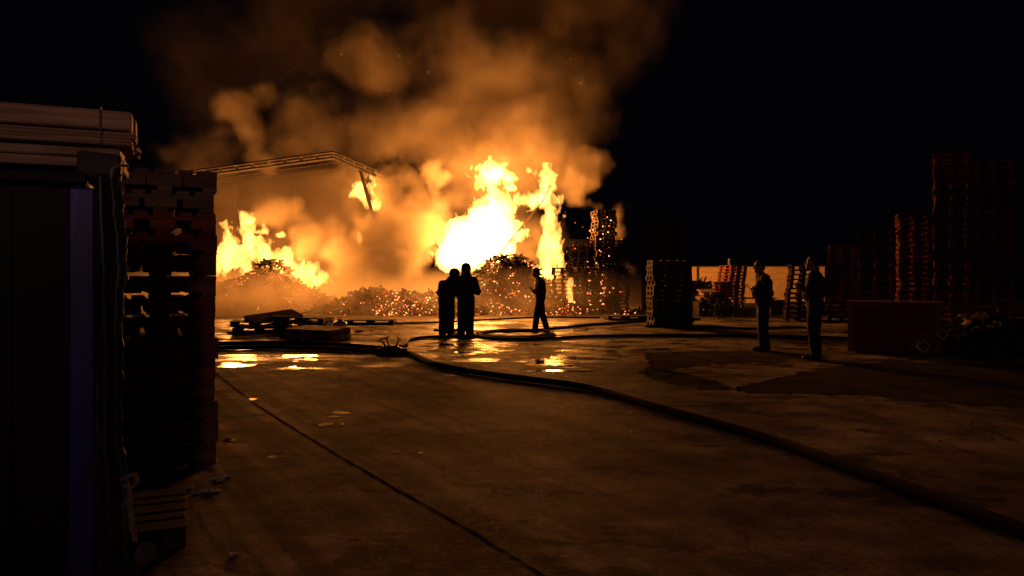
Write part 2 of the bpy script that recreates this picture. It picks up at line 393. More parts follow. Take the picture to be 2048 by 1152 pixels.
def water_mat():
    m, nt, out = mat('puddle_water'); L = nt.links
    tc = nd(nt, 'ShaderNodeTexCoord'); n = nd(nt, 'ShaderNodeTexNoise', i_Scale=3.0, i_Detail=3); L.new(tc.outputs['Object'], n.inputs['Vector'])
    mp = nd(nt, 'ShaderNodeMapping'); mp.inputs['Scale'].default_value = (.8, 2.2, 1); L.new(tc.outputs['Object'], mp.inputs[0])
    n2 = nd(nt, 'ShaderNodeTexNoise', i_Scale=1.5, i_Detail=7, i_Roughness=.65); L.new(mp.outputs[0], n2.inputs['Vector'])
    # shallow water: grit stands proud of it in places
    dry = ramp(nt, n2.outputs[0], [(.50, (0, 0, 0)), (.545, (1, 1, 1))]).outputs[0]
    b = nd(nt, 'ShaderNodeBsdfPrincipled', i_IOR=1.33); L.new(mix(nt, dry, (.02, .016, .012), (.10, .08, .06)), b.inputs['Base Color'])
    L.new(math_n(nt, 'MULTIPLY_ADD', dry, .5, .07), b.inputs['Roughness']); L.new(math_n(nt, 'MULTIPLY_ADD', dry, -.35, .45), b.inputs['Specular IOR Level'])
    bp = nd(nt, 'ShaderNodeBump', i_Strength=.08, i_Distance=.02); L.new(n.outputs[0], bp.inputs['Height']); L.new(bp.outputs[0], b.inputs['Normal'])
    L.new(b.outputs[0], out.inputs['Surface']); return m
M_WATER = water_mat()
M_WATERS = surf('small_puddle_water', (.015, .012, .01), (.02, .016, .012), 3, .07, bump=.02, spec=1.0)
M_WETC = surf('damp_dark_concrete', (.05, .043, .034), (.15, .13, .10), 2.5, .8, bump=.3, spec=0)
def blob_poly(cx, cy, rx, ry, seed, n=56, rough=.35, z=.004, rz=0):
    r_ = random.Random(seed); ph = [r_.uniform(0, 6.28) for _ in range(7)]; V = []
    for i in range(n):
        a = 2*math.pi*i/n
        q = 1+rough*(.5*math.sin(2*a+ph[0])+.4*math.sin(3*a+ph[1])+.3*math.sin(5*a+ph[2])+.2*math.sin(8*a+ph[3])+.15*math.sin(13*a+ph[4]))
        x, y = rx*q*math.cos(a), ry*q*math.sin(a)
        V.append((cx+x*math.cos(rz)-y*math.sin(rz), cy+x*math.sin(rz)+y*math.cos(rz), z))
    return V
def puddle(px0, px1, py0, py1, seed, rough=.3, mat_=M_WATER, z=.004, name='puddle'):
    a = gp(px0, (py0+py1)/2); b = gp(px1, (py0+py1)/2); f = gp(512, py0).y; n = gp(512, py1).y
    mb = MB(); V = blob_poly((a.x+b.x)/2, (f+n)/2, (b.x-a.x)/2, (f-n)/2, seed, rough=rough, z=z); mb.add(V, [tuple(range(len(V)))])
    return tag(mb.build(name, mat_), kind='structure')
for i, a in enumerate([(445, 745, 709, 715, .5), (438, 500, 725, 736, .4), (470, 660, 718, 722, .5), (1062, 1160, 713, 733, .45), (1150, 1230, 716, 721, .5), (900, 1000, 703, 707, .5), (1180, 1260, 690, 694, .4), (1060, 1160, 740, 744, .5), (960, 1030, 697, 703, .2), (850, 1060, 684, 694, .35),
                       (662, 699, 823, 829, .3), (655, 681, 832, 836, .2), (636, 666, 846, 853, .25), (497, 515, 797, 801, .2), (782, 803, 902, 907, .25),
                       (836, 847, 904, 908, .2), (681, 689, 847, 851, .2), (630, 720, 660, 672, .3), (700, 790, 660, 668, .3), (1110, 1180, 655, 664, .4), (580, 592, 733, 736, .2),
                       (1010, 1100, 662, 668, .3), (1130, 1250, 648, 652, .3), (740, 860, 690, 697, .35), (1290, 1300, 745, 749, .3), (455, 470, 878, 884, .3)]):
    puddle(*a[:4], seed=40+i, rough=a[4], mat_=M_WATERS if a[1]-a[0] < 60 else M_WATER)
# damp dark sheets on the right hand side, with the dry patch between them left bare
def px_poly(name, pts, m, z):
    V = [tuple(gp(x, y))[:2]+(z,) for x, y in pts]; P = smooth_path([Vector(v) for v in V]+[Vector(V[0])], 9)[:-1]
    r_ = random.Random(3); P = [Vector((p.x+r_.uniform(-.09, .09), p.y+r_.uniform(-.12, .12), z)) for p in P]
    mb = MB(); mb.add(P, [tuple(range(len(P)))]); return tag(mb.build(name, m), kind='structure')
px_poly('damp_patch', [(1290, 706), (1400, 702), (1520, 704), (1650, 712), (1560, 722), (1450, 728), (1350, 738), (1330, 742), (1390, 752), (1440, 768), (1455, 780), (1400, 778), (1330, 764), (1285, 748), (1300, 726)], M_WETC, .004)
px_poly('damp_patch', [(1600, 745), (1700, 728), (1850, 725), (2150, 735), (2200, 800), (1950, 810), (1700, 790), (1500, 785), (1475, 772), (1540, 760)], M_WETC, .004)
# joints and tyre-worn grooves across the slab
M_GROOVE = surf('dirt_filled_groove', (.03, .025, .02), (.09, .075, .06), 12, .9, spec=0)
def groove(pts, wd, seed):
    P = smooth_path([gp(*p) for p in pts], 14); r_ = random.Random(seed); V = []; F = []
    for i, p in enumerate(P):
        t = (P[min(i+1, len(P)-1)]-P[max(i-1, 0)]).normalized(); n = Vector((-t.y, t.x, 0)); q = wd*r_.uniform(.4, 1.2); j = r_.uniform(-.006, .006)
        V += [p+n*(q+j)+Vector((0, 0, .004)), p-n*(q-j)+Vector((0, 0, .004))]
    for i in range(len(P)-1): F.append((2*i, 2*i+1, 2*i+3, 2*i+2))
    mb = MB(); mb.add(V, F); return tag(mb.build('slab_groove', M_GROOVE), kind='structure')
groove([(430, 745), (500, 800), (600, 865), (760, 960), (920, 1050), (1100, 1160)], .011, 1)
groove([(470, 668), (800, 645), (1100, 633), (1500, 625)], .03, 5)
# ------------------------------------------------------------------ pallets
def pallet_parts(W=.8, L=1.2, H=.144, seed=0, tk=None):
    """long side along x; returns (top deck, bottom deck, block) shapes"""
    r_ = random.Random(seed); t = tk or .022*H/.144
    bh = H-3*t; dk = MB(); bt = MB(); bl = []
    wid = [.145, .1, .145, .1, .145]; wid = [q*W/.8 for q in wid]; gap = (W-sum(wid))/4; y = -W/2
    for q in wid:
        dk.box((r_.uniform(-.006, .006), y+q/2, H-t/2), (L, q, t), rot=euler(0, 0, r_.uniform(-.004, .004)), bev=.003); y += q+gap
    for x in (-L/2+.0725, 0, L/2-.0725): dk.box((x, 0, H-1.5*t-.0005), (.145, W, t), bev=.003)
    for y in (-W/2+.05, 0, W/2-.05): bt.box((r_.uniform(-.006, .006), y, t/2), (L, .1, t), bev=.003)
    for x in (-L/2+.0725, 0, L/2-.0725):
        for y in (-W/2+.05, 0, W/2-.05): bl.append((x, y, t+bh/2, r_.uniform(-.03, .03)))
    return dk, bt, bl, bh
PROT = {}
def pallet(m, W=.8, L=1.2, H=.144, seed=0, parts=True, tk=None, bw=.1):
    """a new pallet thing; meshes are shared between repeats"""
    key = (m.name, W, L, H, seed, parts, tk, bw)
    if key not in PROT:
        dk, bt, bl, bh = pallet_parts(W, L, H, seed, tk)
        if parts:
            b = MB(); b.box((0, 0, 0), (.145, bw, bh+.001), bev=.004)
            PROT[key] = (dk.mesh('deck', m), bt.mesh('base_board', m), b.mesh('block', m), bl)
        else:
            for x, y, z, a in bl: dk.box((x, y, z), (.145, .1, bh), rot=euler(0, 0, a))
            n = len(dk.v); dk.add(bt.v, bt.f); PROT[key] = (dk.mesh('pallet', m),)
    p = PROT[key]
    if not parts: return link('pallet', p[0])
    r = empty('pallet'); link('deck', p[0], r); link('base', p[1], r)
    for x, y, z, a in p[3]:
        b = link('block', p[2], r); b.location = (x, y if abs(y) < .01 else math.copysign(W/2-bw/2, y), z); b.rotation_euler = (0, 0, a)
    return r
def stack(loc, rz, n, m, what, group, W=.8, L=1.2, H=.144, parts=False, jit=.015, jr=.02, lean=(0, 0), seed=1, skip=None, mats=None, tk=None, bw=.1):
    r_ = random.Random(seed); loc = Vector(loc)
    for k in range(n):
        mm = mats(k, r_) if mats else m
        p = pallet(mm, W, L, H, r_.randrange(3), parts, tk, bw(k, r_) if callable(bw) else bw)
        off = Vector((r_.uniform(-jit, jit)+lean[0]*k, r_.uniform(-jit, jit)+lean[1]*k, (H+.0015)*k))
        p.location = loc+off; p.rotation_euler = (0, 0, rz+r_.uniform(-jr, jr)+(math.pi if r_.random() < .5 else 0))
        i = n-1-k
        w_ = 'bottom' if k == 0 else ORD[i]
        lab = f"{w_} pallet of {what}" if w_ in ('top', 'bottom') else f"{w_} pallet from the top of {what}"
        tag(p, lab, 'pallet', group)

# the tall stack beside the tarpaulin, close to the camera
A = Vector((-2.235, 5.60)); ang = R(28.5); W0 = .72
uf = Vector((math.cos(ang), math.sin(ang))); nf = Vector((-uf.y, uf.x))     # along the face, and away from the camera
c = A-uf*(W0/2)+nf*.475
stack((c.x, c.y, 0), ang+math.pi/2, 14, M_WOODR, 'the tall stack next to the tarpaulin', 'pallets in the tall near stack', W=W0, H=.1555, parts=True, jit=.016, jr=.03, seed=12, tk=.031, bw=lambda k, r_: .236 if k < 6 else r_.choice((.17, .19, .20, .235, .215, .235)), L=.95,
      mats=lambda k, r_: M_WOODR if 3 < k < 8 or r_.random() < .3 else M_WOOD)
# the dark stack between the firefighters and the men on the right
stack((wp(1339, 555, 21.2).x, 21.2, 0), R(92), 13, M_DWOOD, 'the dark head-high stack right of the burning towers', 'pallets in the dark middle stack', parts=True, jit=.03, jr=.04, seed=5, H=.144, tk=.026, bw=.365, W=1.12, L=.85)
# the burning towers
CH = lambda k, r_: M_CHAR
def tower(px, Y, n, what, seed, rz=0, lean=(0, 0), H=.148, tk=None):
    p = wp(px, 555, Y); stack((p.x, Y, 0), rz, n, M_CHAR, what, 'pallets in the burning towers', mats=lambda k, r_: M_DWOOD if r_.random() < .55 else M_CHAR, jit=.05, jr=.06, seed=seed, lean=lean, H=H)
tower(1158, 31.4, 20, 'the left burning tower', 21, R(80))
tower(1203, 31.0, 28, 'the tallest burning tower', 22, R(95), (.004, 0))
tower(1237, 31.8, 20, 'the right burning tower', 23, R(84))
tower(1125, 29.6, 12, 'the low front burning stack on the left', 24, R(86))
tower(1169, 29.4, 12, 'the low front burning stack second from the left', 25, R(93))
tower(1213, 29.6, 13, 'the low front burning stack on the right', 26, R(88))
# background and right-hand stacks
def bstack(px, Y, n, what, seed, rz, m=M_WOODR, lean=(0, 0), H=.15, W=.8):
    p = wp(px, 555, Y); rz = R(90)-math.atan2(p.x, Y)+rz; stack((p.x, Y, 0), rz, n, m, what, 'pallets stacked on the right of the yard', jit=.03, jr=.03, seed=seed, lean=lean, H=H, W=W)
bstack(1459, 34.5, 13, 'the taller orange-lit stack in front of the board wall', 31, R(28), lean=(.012, 0))
bstack(1446, 32.8, 8, 'the shorter orange-lit stack in front of the board wall', 34, R(25))
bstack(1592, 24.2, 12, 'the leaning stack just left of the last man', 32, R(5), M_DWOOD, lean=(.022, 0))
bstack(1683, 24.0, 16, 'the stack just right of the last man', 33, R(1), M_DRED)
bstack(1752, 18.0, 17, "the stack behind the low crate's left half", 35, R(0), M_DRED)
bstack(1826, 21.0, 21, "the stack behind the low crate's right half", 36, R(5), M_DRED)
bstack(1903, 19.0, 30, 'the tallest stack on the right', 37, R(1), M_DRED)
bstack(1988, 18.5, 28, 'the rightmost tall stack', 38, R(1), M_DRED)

# loose pallets by the hose
def loose(cx, cy, Y, rz, ry, rx, z, m, lab, W=.8, L=1.2, H=.144):
    p = wp(cx, 555, Y); o = pallet(m, W, L, H, 1, True, .03, .2); o.location = (p.x, Y, z); o.rotation_euler = (rx, ry, rz)
    return tag(o, lab, 'pallet', 'loose pallets lying by the hoses')
loose(520, 0, 18.9, R(10), R(0), 0, .0, M_CHAR, 'lowest loose pallet, sticking out at the left of the fallen heap')
loose(514, 0, 18.9, R(14), R(2), 0, .147, M_CHAR, 'second loose pallet jutting left from the fallen heap')
loose(548, 0, 18.2, R(35), R(-7), R(9), .33, M_WOOD, 'loose pallet on top of the fallen heap, tilted towards the camera')
loose(610, 0, 18.4, R(-6), 0, 0, .0, M_CHAR, 'ground pallet under the middle of the fallen heap', L=1.3)
loose(612, 0, 18.3, R(-4), R(2), 0, .147, M_CHAR, 'second pallet up in the middle of the fallen heap', L=1.3)
loose(606, 0, 18.3, R(-5), R(2.5), 0, .295, M_CHAR, 'top pallet in the middle of the fallen heap', L=1.3)
loose(637, 0, 16.3, R(-14), R(0), R(0), .0, M_WOOD, 'flat pallet lying nearest to the hose', L=1.15)
loose(637, 0, 16.35, R(-17), R(1), R(2), .148, M_WOOD, 'pallet on the flat pallet nearest to the hose', L=1.15)
loose(742, 0, 22.3, R(2), 0, 0, .0, M_CHAR, 'single flat pallet smoking near the embers', L=1.45)
loose(1250, 0, 24.6, R(5), 0, 0, .0, M_CHAR, 'flat pallet on the ground left of the dark stack', L=1.3)
o = pallet(M_DWOOD, .8, 1.2, .1, 2, True); p = gp(255, 1095); o.location = (p.x-.42, p.y+.15, 0); o.rotation_euler = (0, 0, R(24))
tag(o, 'red-brown pallet lying flat at the foot of the tarpaulin', 'pallet')

# ------------------------------------------------------------------ covered container, timber on it
CR = Vector((wp(247, 0, 3.05).x, 3.05, 0)); CA = R(27)
ct = empty('container', CR, CA); tag(ct, 'dark tarpaulin-covered container with a blue corner post at the left edge', 'container')
# local frame: x along the front (negative to the left), y into the depth; origin at the front right corner
mb = MB()
mb.box((-1.3-.185, .75, .92), (2.6, 1.4, 1.72), bev=.01)
for k in range(9): mb.box((-.42-k*.3, .042, .92), (.06, .02, 1.6))
mb.build('panel', M_PANEL, ct)
mb = MB(); mb.box((-.148, .02, .89), (.092, .10, 1.74), bev=.008); mb.build('corner_post', M_BLUE, ct)
mb = MB(); mb.box((-1.48, .72, 1.80), (2.7, 1.45, .05), bev=.008); mb.build('lid', M_PANEL, ct)
def tarp():
    V = []; F = []; nz, nx = 110, 16; x0, x1 = -.105, -.004
    for i in range(nz):
        z = 1.82*(1-i/(nz-1))
        for j in range(nx):
            u = j/(nx-1)
            x = x0+(x1-x0)*u+u*(.010*math.sin(z*5.1)+.005*math.sin(z*13+1)+.003*math.sin(z*41)+.002*math.sin(z*97))+.02*u*(1.84-z)/1.8
            V.append((x, -.03+.022*math.sin(u*9+z*1.3)+.012*math.sin(z*7+u*4)+.02*u, z))
    n = nz*nx; V += [(a-(.0 if j_ % nx == nx-1 else 0), b+.035, c_) for j_, (a, b, c_) in enumerate(V[:n])]
    for i in range(nz-1):
        for j in range(nx-1):
            a = i*nx+j; F.append((a, a+nx, a+nx+1, a+1)); F.append(tuple(q+n for q in (a, a+1, a+nx+1, a+nx)))
        a = i*nx+nx-1; F.append((a, a+nx, a+nx+n, a+n))
        a = i*nx; F.append((a, a+n, a+nx+n, a+nx))
    for j in range(nx-1): F.append((j, j+1, j+1+n, j+n))
    mb = MB(); mb.add(V, F); return mb.build('tarpaulin', M_TARP, ct, True)
tarp()
ci = Matrix.Translation(CR) @ Matrix.Rotation(CA, 4, 'Z'); ci.invert()
q = lambda px, py, Y: ci @ wp(px, py, Y)
mb = MB(); mb.tube(smooth_path([q(223, 356, 3.0), q(225, 338, 3.02), q(240, 331, 3.05), q(255, 332, 3.1)], 6), .006); mb.build('lashing_cord', M_ROPE, ct, True)
mb = MB(); mb.box((-.09, .18, 1.86), (.16, .3, .11), rot=euler(0, R(3), 0), bev=.01); mb.build('chock', M_DARK, ct)
# timber bundles
def bundle(pxr, py0, py1, Y, lab, nb, seed, rz, lenx=2.3, depth=.42, nrow=3):
    r_ = random.Random(seed); zt = wp(0, py0, Y).z; zb = wp(0, py1, Y).z; xr = wp(pxr, 0, Y).x
    t = empty('timber_bundle', (xr, Y, zb), rz); tag(t, lab, 'timber', 'bundles of boards on the container')
    h = (zt-zb)/nb
    for k in range(nb):
        for j in range(nrow):
            mb = MB(); dw = depth/nrow
            e = r_.uniform(-.015, .008); mb.box((-lenx/2+e, (j+.5)*dw+r_.uniform(-.004, .004), (k+.5)*h), (lenx, dw*.985, h*.94), rot=euler(r_.uniform(-.02, .02), r_.uniform(-.002, .002), 0), bev=.006)
            mb.build('board', M_PLANK, t)
    if nb != 2:
        mb = MB(); s_ = -.13
        mb.box((s_, -.006, h*nb/2), (.007, .003, h*nb+.01)); mb.box((s_, depth/2, h*nb+.005), (.007, depth+.02, .003)); mb.build('strap', M_RUBBER, t)
    return t
bundle(268, 223, 263, 3.25, 'upper timber bundle of pale boards tied with a strap on the container', 1, 3, R(24))
bundle(270, 265, 294, 3.25, 'thin dark boards directly beneath the strapped upper timber bundle', 4, 4, R(24))
bundle(236, 297, 335, 3.22, 'lowest loose boards lying on the container lid', 2, 5, R(22), nrow=2)
# cleat, rope and pipe at the foot of the tarpaulin
t = empty('rope', wp(262, 960, 2.95)); tag(t, 'frayed rope knotted round a hook at the foot of the tarpaulin', 'rope')
lo = lambda px, py, Y: Vector(wp(px, py, Y))-t.location
mb = MB(); mb.tube(smooth_path([lo(242, 960, 2.95), lo(255, 952, 2.93), lo(270, 951, 2.92), lo(274, 965, 2.93), lo(262, 975, 2.95), lo(248, 972, 2.96)], 6), .009); mb.build('knot', M_ROPE, t, True)
mb = MB()
for s_ in (0, 6): mb.tube(smooth_path([lo(258+s_/2, 970, 2.94), lo(256+s_, 1000, 2.93), lo(260+s_, 1040, 2.92), lo(268+s_, 1085, 2.9)], 6), .005)
mb.tube(smooth_path([lo(244, 1012, 2.95), lo(254, 1003, 2.93), lo(260, 985, 2.92)], 6), .006)
mb.build('loose_end', M_ROPE, t, True)
t = empty('drain_pipe', wp(255, 1150, 2.9)); tag(t, 'black curved pipe end poking out at the bottom left corner', 'pipe')
mb = MB(); P = smooth_path([wp(215, 1230, 2.95)-t.location, wp(248, 1165, 2.9)-t.location, wp(275, 1120, 2.85)-t.location, wp(292, 1104, 2.82)-t.location], 8)
mb.tube(P, .034, 18); mb.build('pipe', M_RUBBER, t, True)
mb = MB(); d_ = (P[-1]-P[-2]).normalized(); mb.tube([P[-1]-d_*.012, P[-1]+d_*.004], .040, 24); mb.build('rim', M_STEEL, t)
for i, (x, y) in enumerate([(378, 978), (398, 985), (432, 958), (440, 962), (452, 955), (428, 985), (350, 1020), (466, 1112), (415, 983), (340, 986), (455, 879)]):
    p = gp(x, y); mb = MB(); s_ = .018+.016*random.random(); mb.box((0, 0, .008), (s_*2, s_, .012), rot=euler(random.uniform(-.3, .3), random.uniform(-.3, .3), random.uniform(0, 3)))
    mb.box((s_*.7, .004, .012), (s_*1.2, s_*.6, .008), rot=euler(.5, .3, 1)); o = mb.build('litter', M_PAPER); o.location = p
    tag(o, 'tiny pale scrap of litter on the dark concrete near the pallet stacks', 'litter', 'scraps of litter on the concrete')

# ------------------------------------------------------------------ hoses and manifold
def hose(pts, r, lab, z0=0, name='fire_hose', k=8):
    P = smooth_path([gp(*p[:2])+Vector((0, 0, r+(p[2] if len(p) > 2 else 0)+.002)) for p in pts], k)
    mb = MB(); mb.tube(P, r, 12); return tag(mb.build(name, M_HOSE, None, True), lab, 'hose')
hose([(800, 706), (830, 716), (870, 734), (960, 752), (1080, 768), (1180, 783), (1300, 818), (1420, 853), (1540, 889), (1680, 940), (1820, 992), (1950, 1042), (2100, 1098)], .044, 'thick fire hose running diagonally from the valve manifold to the lower right corner')
hose([(380, 700), (450, 700), (560, 699), (680, 703), (765, 708)], .042, 'nearer of the two hoses coming from behind the pallet stack to the manifold')
hose([(380, 690), (450, 691), (560, 690), (680, 694), (762, 700)], .042, 'farther of the two hoses coming from behind the pallet stack to the manifold')
hose([(800, 697), (812, 690), (818, 683), (850, 678), (900, 676), (960, 676), (1020, 679), (1080, 681), (1180, 676), (1300, 674), (1450, 674), (1560, 676), (1700, 680)], .036, 'long hose running from the manifold past the firefighters to the right')
hose([(1102, 668), (1108, 674), (1060, 681), (990, 680), (952, 674), (960, 667), (1020, 662), (1085, 663), (1104, 668), (1100, 672), (1050, 677), (990, 676), (958, 671), (990, 666), (1040, 664), (1120, 658), (1200, 650), (1290, 645), (1400, 640)], .034, 'coiled hose on the wet concrete at the feet of the man with the phone')
hose([(902, 664), (910, 668), (922, 675), (935, 676)], .03, 'short hose bend between the two firefighters\' boots')
hose([(455, 668), (560, 662), (700, 650), (830, 648), (960, 642), (1080, 636), (1200, 637)], .028, 'thin hose lying along the edge of the ash')
hose([(1290, 655), (1400, 655), (1500, 660), (1600, 657), (1700, 668)], .034, 'hose lying behind the two men on the right')
t = empty('valve_manifold', gp(783, 709)); tag(t, 'dark valve manifold with upright hand wheels joining the hoses', 'valve')
mb = MB(); mb.tube([(-.24, 0, .07), (-.12, 0, .08), (.05, 0, .085), (.24, -.03, .06)], [.05, .075, .08, .05], 14)
mb.tube([(.02, 0, .08), (.16, .16, .07)], .045, 12); mb.tube([(-.04, 0, .08), (-.2, .13, .07)], .045, 12)
mb.box((0, 0, .012), (.36, .2, .02), bev=.004); mb.build('body', M_BRASS, t, True)
for i, (bx, by, tx, ty, tz, rw) in enumerate([(-.08, .03, -.20, .03, .27, .06), (-.03, .02, -.09, .0, .31, .055), (.06, .01, .14, -.01, .29, .06)]):
    v = MB(); v.tube([(bx, by, .11), ((bx+tx)/2, (by+ty)/2, .19)], [.03, .02], 10); v.tube([((bx+tx)/2, (by+ty)/2, .18), (tx, ty, tz)], .014, 8); vo = v.build('valve_stem', M_BRASS, t, True)
    ax = Vector((tx-bx, ty-by, tz-.11)).normalized(); Mx = ax.to_track_quat('Z', 'Y').to_matrix(); wv = MB()
    ring = [Mx @ Vector((rw*math.cos(a), rw*math.sin(a), 0))+Vector((tx, ty, tz)) for a in [k*math.pi/8 for k in range(17)]]
    wv.tube(ring, .010, 6); wv.tube([ring[0], ring[8]], .007, 6); wv.tube([ring[4], ring[12]], .007, 6); wv.build('hand_wheel', M_BRASS, vo, True)
for s_, (x, y) in enumerate([(.25, -.035), (-.25, 0)]):
    cpl = MB(); cpl.tube([(x-.035, y, .06), (x+.035, y, .06)], .058, 14); cpl.build('coupling', M_STEEL, t, True)
t = empty('bucket', gp(680, 676)); tag(t, 'pale plastic canister with a cap and handle beside the fallen pallets', 'bucket')
mb = MB(); mb.lathe([(.13, 0), (.15, .02), (.15, .12), (.135, .16), (.15, .2), (.15, .28), (.165, .33), (.14, .37), (.04, .40)], n=22); mb.build('body', M_CAN, t, True)
mb = MB(); mb.lathe([(.035, .395), (.04, .40), (.04, .43), (.03, .44)], n=14); mb.build('cap', M_RUBBER, t)
mb = MB(); mb.tube(smooth_path([(-.05, 0, .39), (-.045, 0, .46), (0, 0, .48), (.045, 0, .46), (.05, 0, .39)], 5), .008, 8); mb.build('handle', M_RUBBER, t, True)

# ------------------------------------------------------------------ people
def person(loc, rz, lab, J, kind, seed=0, bulk=1.0):
    """J: joints in metres; forward +y, right +x. kind: firefighter / man"""
    ff = kind == 'firefighter'
    t = empty('person', loc, rz); tag(t, lab, 'person')
    lo_, hi_ = (-.62, -.55, -.01), (.62, .62, 1.95)
    V = {k: np.array(v, float) for k, v in J.items()}
    nk, hd = V['neck'], V['head']
    s = SDF(lo_, hi_, .009)
    # torso, pelvis
    ch = V['chest']; pe = V['pelvis']; bl = (ch+pe)/2
    s.ell(ch, (.165, .105, .17), .05); s.ell(bl, (.145, .10 if ff else .115, .15), .06); s.ell(pe, (.155, .11, .12), .05)
    s.cap(ch+(0, 0, .10), nk, .07, .055, .04); s.cap(nk, hd-(0, 0, .05), .053, .055, .02)
    fw = V.get('look', np.array([0, 1, 0.])); fw = fw/np.linalg.norm(fw); side = np.cross(fw, [0, 0, 1]); side /= np.linalg.norm(side); up = np.cross(side, fw)
    Mh = np.stack([side, fw, up], axis=1)
    H = lambda x, y, z: hd+Mh @ np.array([x, y, z])
    s.ell(H(0, -.01, .025), (.075, .093, .10), .02, Mh); s.ell(H(0, .035, -.05), (.055, .06, .065), .02, Mh)
    s.cap(H(0, .088, .015), H(0, .105, -.025), .009, .015, .012); s.ell(H(0, .085, -.062), (.024, .012, .010), .008, Mh); s.ell(H(0, .075, -.095), (.025, .02, .018), .012, Mh)
    for q in (-1, 1):
        s.ell(H(.078*q, -.005, 0), (.010, .02, .033), .006, Mh); s.ell(H(.03*q, .083, .030), (.016, .008, .006), .006, Mh)
    for L_ in 'lr':
        sh, el, wr, hi, kn, an, toe = (V[L_+k] for k in ('sh', 'el', 'wr', 'hip', 'kn', 'an', 'toe'))
        s.cap(ch+(0, 0, .09), sh, .07, .058, .04)
        s.cap(sh, el, .055, .043, .03); s.cap(el, wr, .043, .028, .02)
        s.cap(hi, kn, .088, .058, .04); s.cap(kn, an, .057, .040, .03); s.cap(an, toe, .040, .030, .02); s.cap(an, an+(an-toe)*.25*np.array([1, 1, 0]), .038, .034, .02)
        # hand: palm, four unequal bent fingers, thumb from the side of the palm
        hdv = V[L_+'hand']-wr; hdv = hdv/np.linalg.norm(hdv); pn = V.get(L_+'palm', np.array([0, 0, -1.])); pn = pn-hdv*(pn @ hdv); pn /= np.linalg.norm(pn); sd = np.cross(hdv, pn)
        for u in (-.026, -.009, .009, .026): s.cap(wr+hdv*.02+sd*u*.6, wr+hdv*.085+sd*u, .015, .012, .012)
        for u, ln in ((-.030, .062), (-.010, .075), (.010, .078), (.030, .068)):
            a = wr+hdv*.088+sd*u; b = a+(hdv*.85+pn*.45)*ln*.5; c_ = b+(hdv*.35+pn*.9)*ln*.5
            s.cap(a, b, .0095, .0088, .004); s.cap(b, c_, .0088, .0075, .003)
        ts = -1 if L_ == 'r' else 1
        ts *= V.get(L_+'thumb', 1)
        a = wr+hdv*.03+sd*.026*ts; b = a+(hdv*.7+sd*.6*ts+pn*.3)*.035; s.cap(a, b, .013, .011, .008); s.cap(b, b+(hdv*.8+pn*.5)*.03, .0105, .009, .004)
    s.build('body', M_SKIN, t)
    # clothes
    inf = .045 if ff else .020
    s = SDF(lo_, hi_, .011)
    s.ell(ch, (.175+inf, (.115+inf)*(.4+.6*bulk), .18), .05); s.ell(bl+(0, .02*(bulk-1)*5, 0), (.155+inf, ((.11 if ff else .125)+inf)*bulk, .17), .06); s.ell(pe+(0, 0, -.02), (.16+inf, (.115+inf)*(.5+.5*bulk), .14 if not ff else .20), .05)
    s.cap(ch+(0, 0, .10), nk+(0, 0, -.02), .08, .066+inf*.4, .03)
    for L_ in 'lr':
        sh, el, wr = V[L_+'sh'], V[L_+'el'], V[L_+'wr']
        if ff: s.cap(nk+(0, 0, .0), sh+(0, 0, -.05), .10, .075, .05)
        s.cap(ch+(0, 0, .08), sh, .085, .065+inf*.6, .04); s.cap(sh, el, .058+inf*.8, .048+inf*.8, .03); s.cap(el, wr+(wr-el)*.02, .048+inf*.8, .036+inf*.5, .02)
    if ff: s.ell(nk+(0, -.02, 0), (.12, .11, .10), .04)
    s.wrinkle(.010, 14, seed); s.build('coat' if ff else 'jacket', M_COAT if ff else M_CLOTH, t)
    s = SDF(lo_, hi_, .011)
    s.ell(pe+(0, 0, -.02), (.155+inf*.5, .115+inf*.5, .11), .04)
    for L_ in 'lr':
        hi, kn, an = V[L_+'hip'], V[L_+'kn'], V[L_+'an']
        s.cap(hi, kn, (.094+inf*.6)*(.7+.3*bulk), (.068+inf*.9)*(.5+.5*bulk), .03); s.cap(kn, an+(0, 0, -.01), (.066+inf*.9)*(.5+.5*bulk), .055+inf*.9, .02)
    s.wrinkle(.010, 12, seed+3); s.build('trousers', M_COAT if ff else M_TROUS, t)
    for L_ in 'lr':
        an, toe = V[L_+'an'], V[L_+'toe']; s = SDF(lo_, hi_, .011); bk = an+(an-toe)*.22*np.array([1, 1, 0])
        s.cap((bk[0], bk[1], .042), (toe[0], toe[1], .038), .046, .040, .02); s.cap(an+(0, 0, .08), (an[0], an[1], .05), .052, .05, .02); s.cut_below(.004)
        s.build('boot', M_BOOT, t)
    if ff:
        s = SDF(lo_, hi_, .009)
        s.ell(H(0, -.012, .05), (.122, .145, .122), .02, Mh); s.F = np.maximum(s.F, 0) if False else s.F
        s.ell(H(0, -.01, .0), (.132, .158, .022), .02, Mh)
        s.build('helmet', M_HELM, t)
        s = SDF(lo_, hi_, .011); s.ell(H(0, -.045, -.075), (.105, .095, .11), .03, Mh); s.build('neck_flap', M_COAT, t)
        for z_, r1 in ((pe[2]-.10, 0),):
            pass
        mb = MB()
        for L_ in 'lr':
            kn, an = V[L_+'kn'], V[L_+'an']; u = (an-kn)/np.linalg.norm(an-kn); c_ = kn+u*.22
            mb.tube([Vector(c_), Vector(c_+u*.05)], [.093, .091], 16)
        mb.build('reflective_band', M_REFL, t)
    else:
        s = SDF(lo_, hi_, .009); s.ell(H(0, -.022, .045), (.083, .093, .092), .02, Mh); s.cap(H(0, -.06, 0), H(0, -.07, -.05), .05, .035, .02)
        s.wrinkle(.006, 40, 3)
        s.build('hair', M_HAIR, t)
    return t
